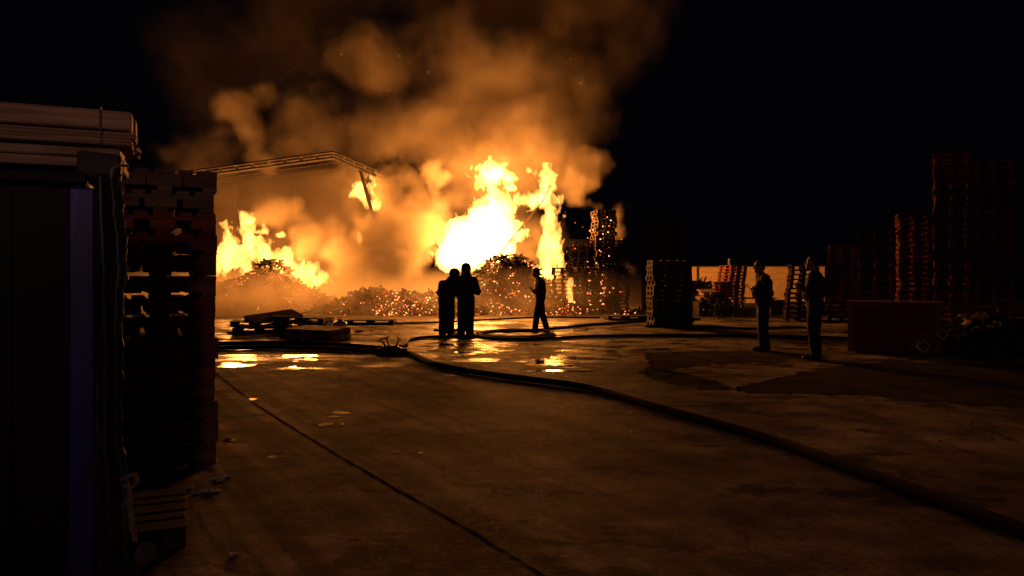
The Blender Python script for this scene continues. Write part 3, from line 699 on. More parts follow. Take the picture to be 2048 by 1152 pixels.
def stand(h=1.72, **kw):
    k = h/1.75
    J = dict(pelvis=(0, 0, .95), chest=(0, .0, 1.27), neck=(0, .0, 1.47), head=(0, .03, 1.63),
             lsh=(-.19, 0, 1.40), lel=(-.24, -.02, 1.10), lwr=(-.23, .06, .86), lhand=(-.22, .10, .76), lpalm=(1, 0, 0),
             rsh=(.19, 0, 1.40), rel=(.24, -.02, 1.10), rwr=(.23, .06, .86), rhand=(.22, .10, .76), rpalm=(-1, 0, 0),
             lhip=(-.09, 0, .92), lkn=(-.10, .02, .50), lan=(-.10, -.02, .08), ltoe=(-.12, .15, .03),
             rhip=(.09, 0, .92), rkn=(.10, .02, .50), ran=(.10, -.02, .08), rtoe=(.12, .15, .03), look=(0, 1, 0), lthumb=1, rthumb=1)
    J.update(kw)
    out = {}
    for n_, v in J.items():
        if n_ in ('look', 'lpalm', 'rpalm', 'lthumb', 'rthumb'): out[n_] = v
        else: out[n_] = tuple(q*k for q in v)
    return out
# two firefighters seen from behind, on the hose; forward = towards the fire
person((wp(932, 0, 17.6).x, 17.6, 0), R(0), 'taller firefighter on the right of the pair, back turned, aiming the water jet', stand(1.70,
       lsh=(-.19, 0, 1.36), lel=(-.26, .10, 1.12), lwr=(-.05, .30, 1.12), lhand=(.02, .37, 1.14), lpalm=(0, -.2, -1),
       rsh=(.19, 0, 1.36), rel=(.28, .04, 1.10), rwr=(.13, .27, 1.10), rhand=(.08, .36, 1.12), rpalm=(-.6, 0, -.6),
       lkn=(-.10, .03, .5), rkn=(.09, .03, .5), lan=(-.12, -.02, .08), ran=(.09, 0, .08)), 'firefighter', 1)
person((wp(893, 0, 17.9).x, 17.9, 0), R(-12), 'shorter firefighter on the left of the pair, leaning towards his mate', stand(1.62,
       chest=(.05, .05, 1.25), neck=(.13, .10, 1.44), head=(.18, .14, 1.58), look=(.4, 1, -.25),
       lsh=(-.12, .04, 1.33), lel=(-.21, .12, 1.10), lwr=(-.10, .32, 1.00), lhand=(-.04, .40, 1.0), lpalm=(0, 0, -1),
       rsh=(.23, .05, 1.33), rel=(.30, .16, 1.10), rwr=(.20, .34, 1.04), rhand=(.15, .42, 1.05), rpalm=(0, 0, -1)), 'firefighter', 2)
def phone(root_loc, rz, wr, hand, tilt, lab, lit=False):
    w_ = Matrix.Rotation(rz, 3, 'Z'); p = w_ @ Vector(hand)+Vector(root_loc)
    t = empty('phone', p, rz); tag(t, lab, 'phone')
    mb = MB(); mb.box((0, 0, 0), (.074, .010, .15), rot=euler(tilt, 0, 0), bev=.003); mb.build('case', M_PHONE, t)
    mb = MB(); Mx = euler(tilt, 0, 0); mb.box(Mx @ Vector((0, -.0062, 0)), (.066, .001, .138), rot=Mx); mb.build('screen', M_SCREEN, t)
M_SCREEN = emis('lit_phone_screen', (.5, .6, .8), .05)
# man in the middle, profile facing left, looking at his phone: forward = -x
pl = (wp(1081, 0, 19.2).x, 19.2, 0)
person(pl, R(90), 'man in the middle walking in profile with a phone held out', stand(1.66,
       chest=(0, .0, 1.26), neck=(0, .05, 1.46), head=(0, .12, 1.60), look=(0, 1, -.35),
       rsh=(.18, 0, 1.38), rel=(.20, -.06, 1.10), rwr=(.12, .16, 1.12), rhand=(.08, .24, 1.16), rpalm=(0, .3, 1), rthumb=-1,
       lsh=(-.18, 0, 1.38), lel=(-.20, -.03, 1.08), lwr=(-.14, .16, 1.08), lhand=(-.10, .22, 1.12), lpalm=(1, 0, .3),
       lkn=(-.09, .10, .50), lan=(-.09, .15, .08), ltoe=(-.10, .30, .03), rkn=(.09, -.04, .50), ran=(.09, -.18, .08), rtoe=(.10, -.02, .03)), 'man', 4)
phone(pl, R(90), None, (.07, .27, 1.13), R(-50), 'phone held out by the man in the middle')
pl = (wp(1526, 0, 14.15).x, 14.15, 0)
person(pl, R(80), 'left of the two men on the right, dark-haired, holding a phone at his chest', stand(1.74,
       chest=(0, -.02, 1.27), neck=(0, .02, 1.47), head=(0, .07, 1.62), look=(.1, 1, -.1),
       rsh=(.18, -.02, 1.40), rel=(.22, -.14, 1.12), rwr=(.16, .10, 1.10), rhand=(.12, .18, 1.14), rpalm=(0, .3, 1), rthumb=-1,
       lsh=(-.18, -.02, 1.40), lel=(-.22, -.10, 1.10), lwr=(-.16, .14, 1.16), lhand=(-.10, .22, 1.22), lpalm=(1, .2, .3),
       lan=(-.10, .02, .08), ltoe=(-.11, .18, .03), ran=(.10, -.08, .08), rtoe=(.11, .09, .03), rkn=(.1, .0, .5)), 'man', 5, 1.3)
phone(pl, R(80), None, (-.06, .27, 1.22), R(-40), 'phone in the hand of the man standing before the board wall')
pl = (wp(1630, 0, 12.6).x, 12.6, 0)
person(pl, R(60), 'rightmost man in dark clothes with one arm akimbo watching the fire', stand(1.77,
       look=(0, 1, .05), head=(0, .05, 1.63), rsh=(.19, 0, 1.41), rel=(.32, -.18, 1.20), rwr=(.17, -.02, 1.02), rhand=(.12, .05, 1.0), rpalm=(-1, 0, 0),
       lsh=(-.19, 0, 1.41), lel=(-.23, .06, 1.14), lwr=(-.12, .24, 1.22), lhand=(-.07, .3, 1.28), lpalm=(1, 0, 0)), 'man', 6, 1.25)

# water jet: from the nozzle at the taller firefighter's right up into the flames
def jet_mat():
    m, nt, out = mat('spraying_water'); L = nt.links
    b = nd(nt, 'ShaderNodeBsdfPrincipled', i_Roughness=.5); b.inputs['Base Color'].default_value = (.35, .22, .14, 1)
    tr = nd(nt, 'ShaderNodeBsdfTransparent'); mx = nd(nt, 'ShaderNodeMixShader'); mx.inputs[0].default_value = .55
    tc = nd(nt, 'ShaderNodeTexCoord'); n = nd(nt, 'ShaderNodeTexNoise', i_Scale=9.0, i_Detail=4); L.new(tc.outputs['Object'], n.inputs['Vector'])
    L.new(ramp(nt, n.outputs[0], [(.35, (.25, .25, .25)), (.6, (.75, .75, .75))]).outputs[0], mx.inputs[0])
    L.new(tr.outputs[0], mx.inputs[1]); L.new(b.outputs[0], mx.inputs[2]); L.new(mx.outputs[0], out.inputs['Surface']); return m
mb = MB(); P = smooth_path([wp(952, 554, 17.95), wp(985, 524, 20), wp(1012, 492, 22.5), wp(1040, 458, 25), wp(1066, 426, 27.5), wp(1088, 398, 29.5), wp(1100, 372, 31)], 10)
mb.tube(P, [.016+.022*i/len(P)+.005*math.sin(i*1.7) for i in range(len(P))], 8)
tag(mb.build('water_jet', jet_mat(), None, True), 'thin jet of water arcing from the firefighters up to the flames', 'water jet')
t = empty('nozzle', wp(950, 556, 17.9)); tag(t, 'hose nozzle held by the taller firefighter at shoulder height', 'nozzle')
mb = MB(); d_ = (P[3]-P[0]).normalized(); mb.tube([-d_*.30, -d_*.12, -d_*.05, d_*.05], [.032, .03, .022, .018], 12); mb.build('barrel', M_BRASS, t, True)
mb = MB(); mb.tube(smooth_path([-d_*.28, Vector((-.12, -.30, -.35)), Vector((-.30, -.25, -.9)), Vector((-.40, -.15, -1.22)), Vector((-.60, .0, -1.27)), Vector((-1.0, .1, -1.27))], 6), .03, 10); tag(mb.build('fire_hose', M_HOSE, None, True), 'hose rising from the ground to the nozzle in front of the firefighters', 'hose').location = t.location

# ------------------------------------------------------------------ burning rubble: charred boards, embers
def rubble(name, lab, X0, X1, Y0_, Y1_, hfun, n, seed, ember, cat='debris', mats=None, size=(.36, .09, .03)):
    r_ = random.Random(seed); mb = MB(); q = rng
    # lumpy core
    nx, ny = 70, 30; V = []; F = []
    for j in range(ny):
        for i in range(nx):
            x = X0+(X1-X0)*i/(nx-1); y = Y0_+(Y1_-Y0_)*j/(ny-1); e = min(j, ny-1-j, i, nx-1-i)
            h = hfun(x, y)
            n1 = float(fbm(np.array([x*1.7+seed]), np.array([y*1.7]), np.array([3.3]), 3)[0]); 
            V.append((x+r_.uniform(-.05, .05), y+r_.uniform(-.05, .05), -.05 if e == 0 else max(-.04, h*(.85+.35*n1)+r_.uniform(-.05, .06)*min(1, h*3))))
    for j in range(ny-1):
        for i in range(nx-1): a = j*nx+i; F.append((a, a+1, a+nx+1, a+nx))
    mb.add(V, F, 0)
    for k in range(n):
        x = r_.uniform(X0, X1); y = r_.uniform(Y0_, Y1_); h = hfun(x, y)
        if h < .06 and r_.random() < .8: continue
        L_ = size[0]*r_.uniform(.3, 1.5)
        mb.box((x, y, h+r_.uniform(-.06, .09)), (L_, size[1]*r_.uniform(.5, 1.3), size[2]*r_.uniform(.6, 2.4)), rot=euler(r_.gauss(0, .5), r_.gauss(0, .45), r_.uniform(0, 3.14)), mi=0)
        if r_.random() < ember(x, y):
            for _ in range(r_.randint(1, 4)):
                mb.box((x+r_.uniform(-.2, .2), y-r_.uniform(.02, .25), max(.02, h+r_.uniform(-.12, .07))), (r_.uniform(.015, .06), r_.uniform(.02, .04), r_.uniform(.01, .04)), rot=euler(r_.uniform(0, 3), r_.uniform(0, 3), 0), mi=1 if r_.random() < .5 else 2)
    return tag(mb.build(name, mats or [M_CHAR, M_EMBER, M_EMBER2]), lab, cat, kind='stuff')
bump = lambda x, y, cx, cy_, sx, sy, h: h*math.exp(-((x-cx)/sx)**2-((y-cy_)/sy)**2)
X = lambda px, Y=30: (px-1024)/FPX*Y
rubble('burning_rubble', 'long black heap of charred boards dotted with embers behind the firefighters', X(640), X(1145), 27.2, 32,
       lambda x, y: bump(x, y, X(830), 29.0, 2.6, 1.3, .62)+bump(x, y, X(985), 30.3, 1.7, 1.4, 1.75)+bump(x, y, X(1060), 30.3, 1.3, 1.2, 1.2)+bump(x, y, X(740), 29.4, 1.5, 1.1, .5),
       1700, 5, lambda x, y: (.75 if X(775) < x < X(875) and y < 29.4 else .45 if X(960) < x < X(1100) and y < 30.2 and math.sin(x*7)+math.sin(y*9+x*3) > .2 else .05))
rubble('collapsed_stacks', 'smoking heap of collapsed pallets below the left flames', X(400, 31), X(660, 31), 29.5, 34,
       lambda x, y: bump(x, y, X(545, 31), 31.4, 1.2, 1.2, 1.7)+bump(x, y, X(440, 31), 31.6, 2.2, 1.2, 1.1)+bump(x, y, X(640, 31), 31.0, 1.0, 1.0, .6),
       900, 6, lambda x, y: .07)
rubble('tower_rubble', 'strip of embers and fallen boards at the foot of the burning towers', X(1085), X(1290), 27.6, 29.0,
       lambda x, y: bump(x, y, X(1120), 28.4, 1.0, .5, .30)+bump(x, y, X(1200), 28.5, 1.2, .4, .2), 260, 8, lambda x, y: .35)
# glowing wood inside the towers
mb = MB(); r_ = random.Random(9)
for k in range(300):
    px = r_.choice([r_.gauss(1172, 14), r_.gauss(1130, 16), r_.gauss(1195, 10), r_.gauss(1205, 14)]); Y = r_.uniform(29.2, 29.9) if r_.random() < .6 else r_.uniform(30.6, 31.4)
    z = abs(r_.gauss(.5, .55)) if r_.random() < .7 else r_.uniform(0, 3.8)
    if px < 1150 and z > 1.7: continue
    p = wp(px, 0, Y); mb.box((p.x, Y, z+.03), (r_.uniform(.02, .06), .04, r_.uniform(.015, .04)), rot=euler(r_.uniform(-.4, .4), 0, r_.uniform(-.4, .4)), mi=0 if r_.random() < .6 else 1)
tag(mb.build('embers', [M_EMBER, M_EMBER2]), 'countless glowing embers eating into the burning pallet towers', 'embers', kind='stuff')
# sparks carried up by the heat
mb = MB()
for k in range(120):
    px = min(r_.gauss(900, 150), 1160); py = r_.uniform(90, 420); Y = r_.uniform(29, 35); p = wp(px, py, Y); s_ = r_.uniform(.006, .016)
    mb.box(p, (s_, s_, s_*r_.uniform(1, 3)), rot=euler(r_.uniform(0, 1), r_.uniform(0, 1), 0))
tag(mb.build('sparks', emis('spark', (1, .4, .1), 1.6)), 'sparks drifting in the smoke above the fire', 'sparks', kind='stuff')

# ------------------------------------------------------------------ flames
def flame(lab, blobs, Yc, seed, m, vox=.045, amp=.42, dy=.9, tongue=1.0):
    """blobs: photo ellipses (px, py, rx, ry[, dY])"""
    B = []
    for b in blobs:
        p = wp(b[0], b[1], Yc+(b[4] if len(b) > 4 else 0)); sc = p.y/FPX; B.append((p, b[2]*sc, min(max(b[2]*sc, .25), dy), b[3]*sc))
    lo = np.array([min(p.x-rx for p, rx, ry, rz in B), min(p.y-ry for p, rx, ry, rz in B), max(0, min(p.z-rz for p, rx, ry, rz in B))])-np.array([.5, .4, .05])
    hi = np.array([max(p.x+rx for p, rx, ry, rz in B), max(p.y+ry for p, rx, ry, rz in B), max(p.z+rz for p, rx, ry, rz in B)])+np.array([.5, .4, .8])
    n = np.ceil((hi-lo)/vox).astype(int); g = np.meshgrid(*[lo[i]+vox*np.arange(n[i]) for i in range(3)], indexing='ij')
    X_, Y_, Z_ = [a.astype(np.float32) for a in g]
    # domain warp, stretched upwards, so that edges lick
    wx = fbm(X_*1.1+seed, Y_*1.1, Z_*.7, 3)*.55+fbm(X_*3.1, Y_*3.1+seed, Z_*2.0, 3)*.3+fbm(X_*7.1, Y_*7.1+seed, Z_*5.0, 2)*.12; wz = fbm(X_*1.3, Y_*1.3+seed, Z_*.8, 2)*.5
    Xw = X_+wx*amp*1.6; Yw = Y_+wx*.3; Zw = Z_+wz*amp*1.2
    D = None
    for p, rx, ry, rz in B:
        q = np.sqrt(((Xw-p.x)/rx)**2+((Yw-p.y)/ry)**2+((Zw-p.z)/rz)**2); d = (q-1)*min(rx, rz)
        D = d if D is None else np.minimum(D, d)
    nz = fbm(X_*2.2+seed, Y_*2.2, Z_*1.3, 5, .7)
    rd = 1-np.abs(fbm(X_*3.6, Y_*3.6+seed, Z_*2.0, 3))*2
    up_ = np.clip((Z_-lo[2])/(hi[2]-lo[2]), 0, 1); F = D+fbm(X_*7.5+seed, Y_*7.5, Z_*4.5, 2)*amp*.30+nz*amp*(1.1+1.2*up_)-(rd-.6)*amp*(.45+.35*up_)*tongue
    me = iso_mesh('fire', F*2, lo, vox, m)
    return tag(link('fire', me), lab, 'fire')
flame('largest white-hot fire behind the two firefighters, with a ball of flame on top', [(945, 490, 75, 48), (985, 455, 48, 55), (905, 510, 42, 36), (990, 500, 45, 35), (985, 395, 11, 34), (985, 354, 27, 19), (960, 520, 60, 20), (1035, 470, 16, 10)], 32.0, 3, M_FLAME_BIG, amp=.40)
flame('tall ragged fire against the left side of the burning towers', [(1100, 500, 26, 42), (1106, 445, 17, 38), (1072, 398, 24, 9), (1098, 378, 6, 16), (1082, 548, 26, 12), (1120, 510, 13, 28)], 31.6, 9, M_FLAME, amp=.40, dy=.45, vox=.035)
flame('left fire beside the pallet stack', [(456, 508, 18, 36), (499, 488, 14, 34), (520, 512, 22, 20), (562, 526, 28, 20), (598, 548, 34, 22), (630, 564, 20, 14), (458, 535, 26, 10)], 33.0, 14, M_FLAME, amp=.46, dy=.4, vox=.035)
flame('small fire under the shed roof behind the broken column', [(728, 388, 15, 20), (742, 408, 9, 14), (738, 380, 12, 16)], 34.9, 27, M_FLAME, amp=.36, dy=.4, vox=.03)
flame('thin yellow flame inside the front burning stack', [(1139, 590, 6, 26), (1145, 610, 10, 8)], 28.9, 33, M_FLAME, amp=.09, dy=.2, vox=.02)
flame('faint flame rising in the brown smoke', [(718, 478, 6, 18)], 33, 36, M_FLAME, amp=.10, dy=.2, vox=.025)
# detached licks of fire
for i, (px, py, rx, ry) in enumerate([(1058, 340, 7, 6), (1023, 378, 10, 3), (958, 338, 6, 4), (1020, 358, 9, 4), (1070, 348, 3, 5), (1010, 330, 6, 4), (520, 465, 9, 5), (455, 590, 8, 5), (500, 600, 7, 3), (560, 470, 6, 4), (495, 440, 7, 6)]):
    flame('small lick of flame torn loose above the burning yard', [(px, py, rx, ry)], 32, 50+i*3, M_FLAME, amp=.16, dy=.2, vox=.02)['group'] = 'loose licks of flame'

# ------------------------------------------------------------------ the shed
sh = empty('shed', (-9, 36, 0)); tag(sh, 'open shed with a buckled gable roof over the fire', 'shed')
sl = lambda px, py, Y: Vector(wp(px, py, Y))-Vector((-9, 36, 0))
def slab(mb, a, b, c_, d_, th, mi=0):
    n = (b-a).cross(d_-a).normalized()*th; P = [a, b, c_, d_]
    mb.add(P+[p+n for p in P], [(0, 3, 2, 1), (4, 5, 6, 7), (0, 1, 5, 4), (1, 2, 6, 5), (2, 3, 7, 6), (3, 0, 4, 7)], mi)
Ly, By = 34.0, 39.5
el = sl(380, 345, Ly); ap = sl(668, 306, Ly); er = sl(752, 342, Ly)
back = Vector((0, By-Ly, 0))
mb = MB(); slab(mb, ap, er, er+back*.75, ap+back, .05); mb.build('roof_panel', M_ROOF, sh)
mb = MB()
for a, b, n_ in ((el, ap, 9), (ap, er, 4)):
    for k in range(n_):
        p = a.lerp(b, (k+.08)/n_); q_ = a.lerp(b, (k+.86)/n_); dz = Vector((0, -.06, -.10)); mb.tube([p+dz, q_+dz], .07, 6)
    mb.tube([a+Vector((0, -.05, .03)), b+Vector((0, -.05, .03))], .075, 6); mb.tube([a+Vector((0, -.05, -.24)), b+Vector((0, -.05, -.24))], .065, 6)
mb.build('edge_truss', M_STEEL, sh)
mb = MB()
for k in range(1, 3):
    b_ = back*(k/3); 
    for a, b in ((el, ap), (ap, er)): mb.tube([a+b_+Vector((0, 0, -.1)), b+b_+Vector((0, 0, -.1))], .05, 6)
for f in (.5,):
    p = el.lerp(ap, f)+Vector((0, 0, -.16)); mb.tube([p, p+back], .04, 6)
for f in (.3, .6, .9):
    p = ap.lerp(er, f)+Vector((0, 0, -.16)); mb.tube([p, p+back*.75], .04, 6)
mb.build('rafters', M_DARK, sh)
for a, b in ((sl(719, 334, 34.2), sl(744, 425, 34.2)),):
    mb = MB(); d_ = (b-a); mb.tube([a, b, a+d_*1.12], .085, 6); mb.build('column', M_DARK, sh)
for px in (384, 470, 590):
    p = sl(px, 555, By-.4); mb = MB(); mb.box((p.x, p.y, 3.1), (.16, .16, 6.2)); mb.build('column', M_STEEL, sh)

# ------------------------------------------------------------------ right background
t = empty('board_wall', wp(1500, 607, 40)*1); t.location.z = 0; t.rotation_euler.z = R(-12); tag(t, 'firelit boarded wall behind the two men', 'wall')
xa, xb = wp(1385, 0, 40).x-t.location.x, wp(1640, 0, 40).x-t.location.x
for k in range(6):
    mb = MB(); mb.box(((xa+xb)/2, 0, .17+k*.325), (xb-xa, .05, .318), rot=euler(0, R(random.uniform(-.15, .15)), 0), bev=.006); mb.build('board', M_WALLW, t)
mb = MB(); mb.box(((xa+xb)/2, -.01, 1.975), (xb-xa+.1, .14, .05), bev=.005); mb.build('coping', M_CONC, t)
for x in (xa+.35, (xa+xb)/2, xb-.4): mb = MB(); mb.box((x, -.06, 1.0), (.09, .06, 2.0)); mb.build('post', M_DARK, t)
mb = MB(); p = wp(1458, 555, 39.5); mb.box((0, 0, 1.2), (.10, .08, 2.4), bev=.01); mb.box((0, 0, .03), (.24, .2, .06), bev=.01); o = mb.build('marker_post', M_CONC); o.location = (p.x, 39.5, 0); tag(o, 'pale post rising above the board wall behind the orange-lit stack', 'post')
t = empty('dark_shed', (wp(1342, 0, 29).x, 30.5, 0), R(-12)); tag(t, 'unlit dark shed behind the head-high pallet stack', 'shed')
mb = MB(); mb.box((0, 0, 1.8), (1.7, 2, 3.6)); mb.build('wall', M_SOOT, t)
mb = MB(); mb.box((0, -.05, 3.66), (1.9, 2.2, .10), rot=euler(R(2), 0, 0)); mb.build('roof', M_SOOT, t)
mb = MB(); mb.box((.3, -1.02, 1.0), (.9, .04, 2.0)); mb.build('door', M_SOOT, t)
rubble('rubbish_heap', 'heap of broken boards and rubbish in front of the board wall', X(1385, 31), X(1440, 31), 29.5, 32.5,
       lambda x, y: bump(x, y, X(1408, 31), 31.4, .7, .9, 1.25), 130, 12, lambda x, y: 0, 'rubbish', [M_WOODR, M_PLANK, M_PLANK], size=(.6, .12, .03))
rubble('dark_heap', 'low dark heap of scrap at the right edge of the yard', X(1880, 14), X(2100, 14), 12.6, 15.5,
       lambda x, y: bump(x, y, X(2000, 14), 14.2, 1.0, .8, .62), 240, 13, lambda x, y: 0, 'scrap', [M_DIRT, M_DARK, M_DARK], size=(.4, .09, .04))
t = empty('timber_bundle', (wp(1412, 0, 27).x, 27, 0)); tag(t, 'short bundle of round-ended posts on a low rack by the green plant', 'timber')
for i, (dx, z) in enumerate([(-.28, .62), (-.02, .60), (.24, .61), (-.15, .76), (.10, .77)]):
    mb = MB(); mb.tube([(dx, -.5, z), (dx+.15, .8, z+.02)], .085, 6); mb.build('post', M_PLANK, t)
mb = MB(); mb.box((0, 0, .27), (.75, .9, .50), bev=.01); mb.build('rack', M_DIRT, t)
mb = MB(); mb.box((.08, .1, .90), (.62, .7, .05), rot=euler(R(8), 0, 0), bev=.005); mb.build('board', M_PLANK, t)
# green plant
t = empty('plant', (wp(1448, 0, 24.5).x, 24.5, 0)); tag(t, 'low dark green leafy plant beside the timber bundle', 'plant')
mb = MB(); st = MB(); r_ = random.Random(77)
for k in range(26):
    a = r_.uniform(0, 6.28); l_ = r_.uniform(.3, .75); b0 = Vector((r_.uniform(-.35, .35), r_.uniform(-.2, .2), 0)); tip = b0+Vector((math.cos(a)*l_*.7, math.sin(a)*l_*.4, r_.uniform(.3, .62)))
    pth = smooth_path([b0, (b0+tip)/2+Vector((0, 0, .1)), tip], 6); st.tube(pth, .006, 5)
    for p in pth[3:]:
        for _ in range(5):
            d_ = Vector((r_.uniform(-1, 1), r_.uniform(-1, 1), r_.uniform(-.3, 1))).normalized(); s_ = r_.uniform(.05, .11); n_ = d_.cross(Vector((r_.uniform(-1, 1), r_.uniform(-1, 1), .3))).normalized()*s_*.35
            mb.add([p, p+d_*s_*.5+n_, p+d_*s_, p+d_*s_*.5-n_], [(0, 1, 2, 3)])
mb.build('leaves', M_LEAF, t); st.build('stem', M_DIRT, t)
# low bench and block behind the left of the two men
t = empty('concrete_block', (wp(1556, 0, 30).x, 30, 0)); tag(t, 'pale low concrete block between the two men', 'block')
mb = MB(); mb.box((0, 0, .22), (.75, .5, .44), bev=.02); mb.build('body', M_CONC, t); mb = MB(); mb.box((0, 0, .47), (.8, .55, .05), bev=.01); mb.build('cap', M_PLANK, t)
t = empty('bench', (wp(1505, 0, 28).x, 28, 0)); tag(t, 'rough plank bench in front of the board wall', 'bench')
mb = MB(); mb.box((0, 0, .62), (1.7, .45, .05), bev=.008); mb.build('seat', M_PLANK, t)
for x in (-.7, .7): mb = MB(); mb.box((x, 0, .297), (.09, .4, .594), bev=.008); mb.build('leg', M_WOOD, t)
# low crate
t = empty('crate', (wp(1785, 0, 14.0).x, 14.0, 0), R(-26)); tag(t, 'low wide wooden crate in front of the tall right-hand stacks', 'crate')
Wc, Dc, Hc = 1.52, 1.0, .92
for y in (-Dc/2, Dc/2):
    mb = MB()
    for k in range(6): mb.box((0, y, .10+k*.15), (Wc, .022, .135), bev=.003)
    mb.build('side_panel', M_DRED, t)
for x in (-Wc/2+.012, Wc/2-.012):
    mb = MB()
    for k in range(6): mb.box((x, 0, .10+k*.15), (.022, Dc-.03, .135), bev=.003)
    mb.build('end_panel', M_DRED, t)
for x in (-Wc/2+.05, 0, Wc/2-.05):
    mb = MB(); mb.box((x, -Dc/2-.026, .47), (.09, .028, .9), bev=.004); mb.build('batten', M_WOOD, t)
mb = MB(); mb.box((0, 0, Hc+.02), (Wc+.06, Dc+.08, .025), bev=.004); mb.build('lid', M_DRED, t)
# square steel profiles, their hollow ends towards the camera
for i, (px, py, Y, s_, lab) in enumerate([(1847, 693, 12.9, .11, 'lowest of the three hollow square profiles beside the crate'), (1885, 669, 13.1, .10, 'middle one of the three hollow square profiles beside the crate'), (1931, 643, 13.5, .12, 'highest of the three hollow square profiles beside the crate')]):
    p = wp(px, py, Y); mb = MB(); Mx = euler(0, 0, R(-8)) @ euler(0, R(45), 0); h = s_/2+.02
    for dx, dz, sx, sz in ((0, h, s_+.052, .012), (0, -h, s_+.052, .012), (h, 0, .012, s_+.028), (-h, 0, .012, s_+.028)):
        mb.box(Mx @ Vector((dx, .13, dz)), (sx, .26, sz), rot=Mx)
    o = mb.build('square_profile', M_PLANK_END); o.location = p; tag(o, lab, 'metal profile', 'hollow square profiles beside the crate')
t = empty('trestle', (wp(1885, 0, 13.6).x, 13.6, 0)); tag(t, 'stepped dark trestle under the hollow square profiles', 'trestle')
for px, py, Y in ((1847, 693, 13.3), (1885, 669, 13.5), (1931, 643, 13.9)):
    p = wp(px, py, Y); hh = p.z-.12; mb = MB(); mb.box((p.x+.1-t.location.x, p.y-t.location.y, hh/2), (.12, .3, hh), bev=.01); mb.build('leg', M_DIRT, t)
mb = MB(); mb.box((0, 0, 0), (.17, .08, .015), rot=euler(R(15), R(-14), R(10)), bev=.003); mb.box((.04, .02, -.05), (.03, .03, .1)); o = mb.build('board_scrap', M_PLANK); o.location = wp(1912, 671, 13.4); tag(o, 'short pale board end lying between the square profiles', 'board')

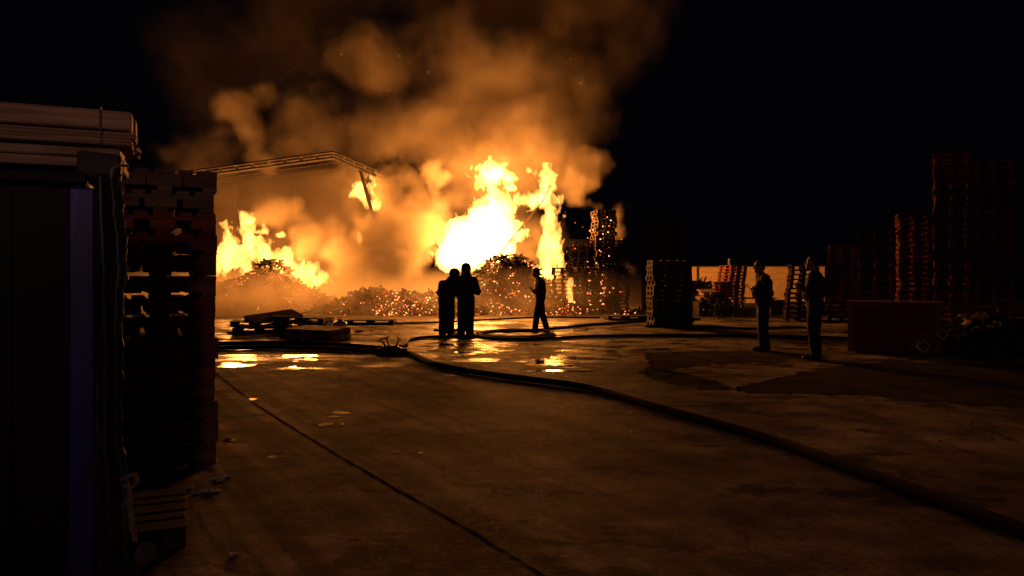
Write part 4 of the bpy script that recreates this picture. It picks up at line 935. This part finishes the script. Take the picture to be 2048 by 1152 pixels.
# ------------------------------------------------------------------ smoke
def smoke():
    ng = bpy.data.node_groups.new('smoke_density', 'GeometryNodeTree')
    ng.interface.new_socket('Geometry', in_out='OUTPUT', socket_type='NodeSocketGeometry')
    N = ng.nodes; L = ng.links
    def conn(v, s):
        if isinstance(v, (int, float)): s.default_value = v
        elif isinstance(v, tuple): s.default_value = v
        else: L.new(v, s)
    def M(op, a, b=None, c_=None):
        n = N.new('ShaderNodeMath'); n.operation = op
        for i, v in enumerate((a, b, c_)):
            if v is not None: conn(v, n.inputs[i])
        return n.outputs[0]
    def VM(op, a, b=None, out=0, scale=None):
        n = N.new('ShaderNodeVectorMath'); n.operation = op; conn(a, n.inputs[0])
        if b is not None: conn(b, n.inputs[1])
        if scale is not None: conn(scale, n.inputs['Scale'])
        return n.outputs[out]
    def NZ(vec, sc, det, rough=.55, col=False):
        n = N.new('ShaderNodeTexNoise'); n.inputs['Scale'].default_value = sc; n.inputs['Detail'].default_value = det; n.inputs['Roughness'].default_value = rough; L.new(vec, n.inputs['Vector'])
        return n.outputs[1] if col else n.outputs[0]
    def MR(v, a, b, c_, d_, smooth=True):
        n = N.new('ShaderNodeMapRange'); n.interpolation_type = 'SMOOTHSTEP' if smooth else 'LINEAR'; L.new(v, n.inputs[0])
        for i, q in zip((1, 2, 3, 4), (a, b, c_, d_)): n.inputs[i].default_value = q
        return n.outputs[0]
    P = N.new('GeometryNodeInputPosition').outputs[0]
    w1 = VM('SCALE', VM('SUBTRACT', NZ(P, .33, 2, .5, True), (.5, .5, .5)), scale=3.4)
    w2 = VM('SCALE', VM('SUBTRACT', NZ(P, 1.1, 3, .55, True), (.5, .5, .5)), scale=1.5)
    w3 = VM('SCALE', VM('SUBTRACT', NZ(P, 3.0, 2, .55, True), (.5, .5, .5)), scale=.45)
    Pw = VM('ADD', VM('ADD', VM('ADD', P, w1), w2), w3)
    tot = None
    def px3(px, py, Y): p = wp(px, py, Y); return (p.x, p.y, p.z)
    for (px, py, Y, rx, ry, rz, wgt, soft) in PUFFS:
        c_ = px3(px, py, Y); k = Y/FPX; r = (rx*k, ry, rz*k)
        q = VM('LENGTH', VM('DIVIDE', VM('SUBTRACT', Pw, c_), r), out=1)
        d = MR(q, 1.0, soft, 0.0, wgt); tot = d if tot is None else M('ADD', tot, d)
    n1 = NZ(Pw, .8, 5, .62); tot = M('MULTIPLY', tot, MR(n1, .35, .63, .5, 1.5))
    # thin veil under the shed roof and along the ground
    sp = N.new('ShaderNodeSeparateXYZ'); L.new(P, sp.inputs[0]); x, y, z = sp.outputs
    box = M('MULTIPLY', MR(y, 34.3, 35.2, 0, 1), M('MULTIPLY', MR(x, -6.6, -8.2, 0, 1), M('MULTIPLY', MR(z, 7.0, 6.2, 0, 1), MR(x, -17.5, -15, 0, 1))))
    tot = M('MULTIPLY_ADD', M('MULTIPLY', box, MR(NZ(Pw, .5, 3), .3, .7, .4, 1.5)), VEIL[0], tot)
    gz = M('MULTIPLY', M('MULTIPLY', MR(x, -5.3, -7.8, .55, 1), MR(z, 2.0, .0, 0, 1)), M('MULTIPLY', MR(x, 5.0, 1.2, .12, 1), MR(y, 24.8, 27.5, 0, 1)))
    tot = M('MULTIPLY_ADD', M('MULTIPLY', gz, MR(NZ(Pw, .9, 4), .35, .65, .2, 1.8)), VEIL[1], tot)
    # keep the borders of the domain empty
    for s_, a, b in ((x, -19.4, -17.5), (x, 11.4, 10.0), (y, 24.1, 25.2), (y, 44.9, 43), (z, 20.8, 18)): tot = M('MULTIPLY', tot, MR(s_, a, b, 0, 1))
    tot = M('MAXIMUM', M('SUBTRACT', tot, .004), 0.0)
    vc = N.new('GeometryNodeVolumeCube'); L.new(tot, vc.inputs['Density']); vc.inputs['Background'].default_value = 0
    lo, hi, vx = (-19.5, 24, 0.02), (11.5, 45, 21), .14
    vc.inputs['Min'].default_value = lo; vc.inputs['Max'].default_value = hi
    for i, a in enumerate('XYZ'): vc.inputs['Resolution '+a].default_value = int((hi[i]-lo[i])/vx)
    m, nt, out = mat('smoke_gas'); pv = nt.nodes.new('ShaderNodeVolumePrincipled')
    pv.inputs['Color'].default_value = (.61, .54, .45, 1); pv.inputs['Density'].default_value = SMOKE_D; pv.inputs['Anisotropy'].default_value = .15
    nt.links.new(pv.outputs[0], out.inputs['Volume'])
    sm = N.new('GeometryNodeSetMaterial'); sm.inputs['Material'].default_value = m
    go = N.new('NodeGroupOutput'); L.new(vc.outputs[0], sm.inputs[0]); L.new(sm.outputs[0], go.inputs[0])
    v = bpy.data.volumes.new('smoke'); v.materials.append(m); ob = link('smoke', v)
    md = ob.modifiers.new('density', 'NODES'); md.node_group = ng
    tag(ob, 'orange-lit smoke rolling up from the burning pallets and drifting left', 'smoke', kind='stuff')
SMOKE_D = 1.0
VEIL = (.24, .32)
# (px, py, distance, rx px, ry m, rz px, weight, inner radius where the density is full)
PUFFS = [
 # front: billows between the two fires
 (806, 395, 35.2, 60, 1.2, 60, 2.2, .85), (820, 450, 33.8, 70, 1.0, 50, .9, .6), (790, 470, 31.0, 90, 1.3, 60, 1.3, .6), (860, 440, 32.6, 60, 1.2, 70, .6, .5), (868, 360, 31.2, 30, .5, 34, .9, .6),
 (700, 510, 31, 75, 1.1, 60, 1.2, .5), (780, 545, 30.4, 100, 1.0, 50, 1.4, .5), (830, 520, 30.8, 40, .8, 45, .7, .6), (1010, 545, 30.6, 90, .8, 40, .25, .3),
 (640, 470, 32.5, 60, 1.0, 60, .7, .4), (745, 455, 33.4, 40, .8, 45, .9, .5),
 (560, 430, 33.2, 60, 1.0, 50, .6, .5), (535, 592, 30.0, 110, .9, 40, .5, .3), (470, 610, 29.4, 90, .9, 40, .6, .3),
 # the plume
 (1060, 300, 35.0, 150, 2.6, 130, 0.68, .3), (1130, 220, 36.0, 120, 2.4, 110, 0.68, .35), (1165, 355, 34.0, 50, 1.2, 75, 1.3, .7), (940, 330, 34.5, 120, 1.8, 70, 0.61, .3),
 (1010, 180, 35.5, 200, 3.0, 130, 0.49, .3), (840, 260, 35, 180, 2.4, 90, 0.54, .3), (735, 130, 35.5, 100, 2.0, 95, 0.68, .45), (900, 110, 36, 150, 2.4, 100, 0.46, .3), (1150, 60, 36.5, 150, 3.0, 150, 0.54, .35),
 (1250, 60, 37, 110, 2.4, 130, 0.30, .3), (980, -60, 37, 330, 4, 140, 0.35, .3), (620, 60, 37, 190, 3, 160, 0.22, .2), (420, 130, 38, 160, 2.6, 180, 0.14, .2),
 (465, 215, 34.6, 45, 1.3, 45, 0.74, .5), (535, 195, 34.6, 36, 1.0, 30, 0.51, .4), (500, 270, 34.8, 45, 1.3, 50, 0.61, .4), (535, 315, 35, 55, 1.3, 40, 0.68, .4), (640, 260, 35.5, 130, 2.0, 70, 0.46, .3), (400, 310, 35.5, 110, 1.6, 60, 0.32, .2), (720, 320, 35.5, 100, 1.6, 50, 0.54, .3),
 (1256, 445, 31.8, 30, .8, 50, .8, .6), (1262, 580, 29.0, 32, .7, 50, .4, .3), (1110, 622, 28.2, 110, .8, 18, .3, .2), (950, 400, 33.5, 120, 1.0, 100, .35, .2), (1060, 470, 33.2, 80, .8, 80, .35, .2),
 (1330, 515, 31, 60, .8, 20, .22, .3),
]
smoke()
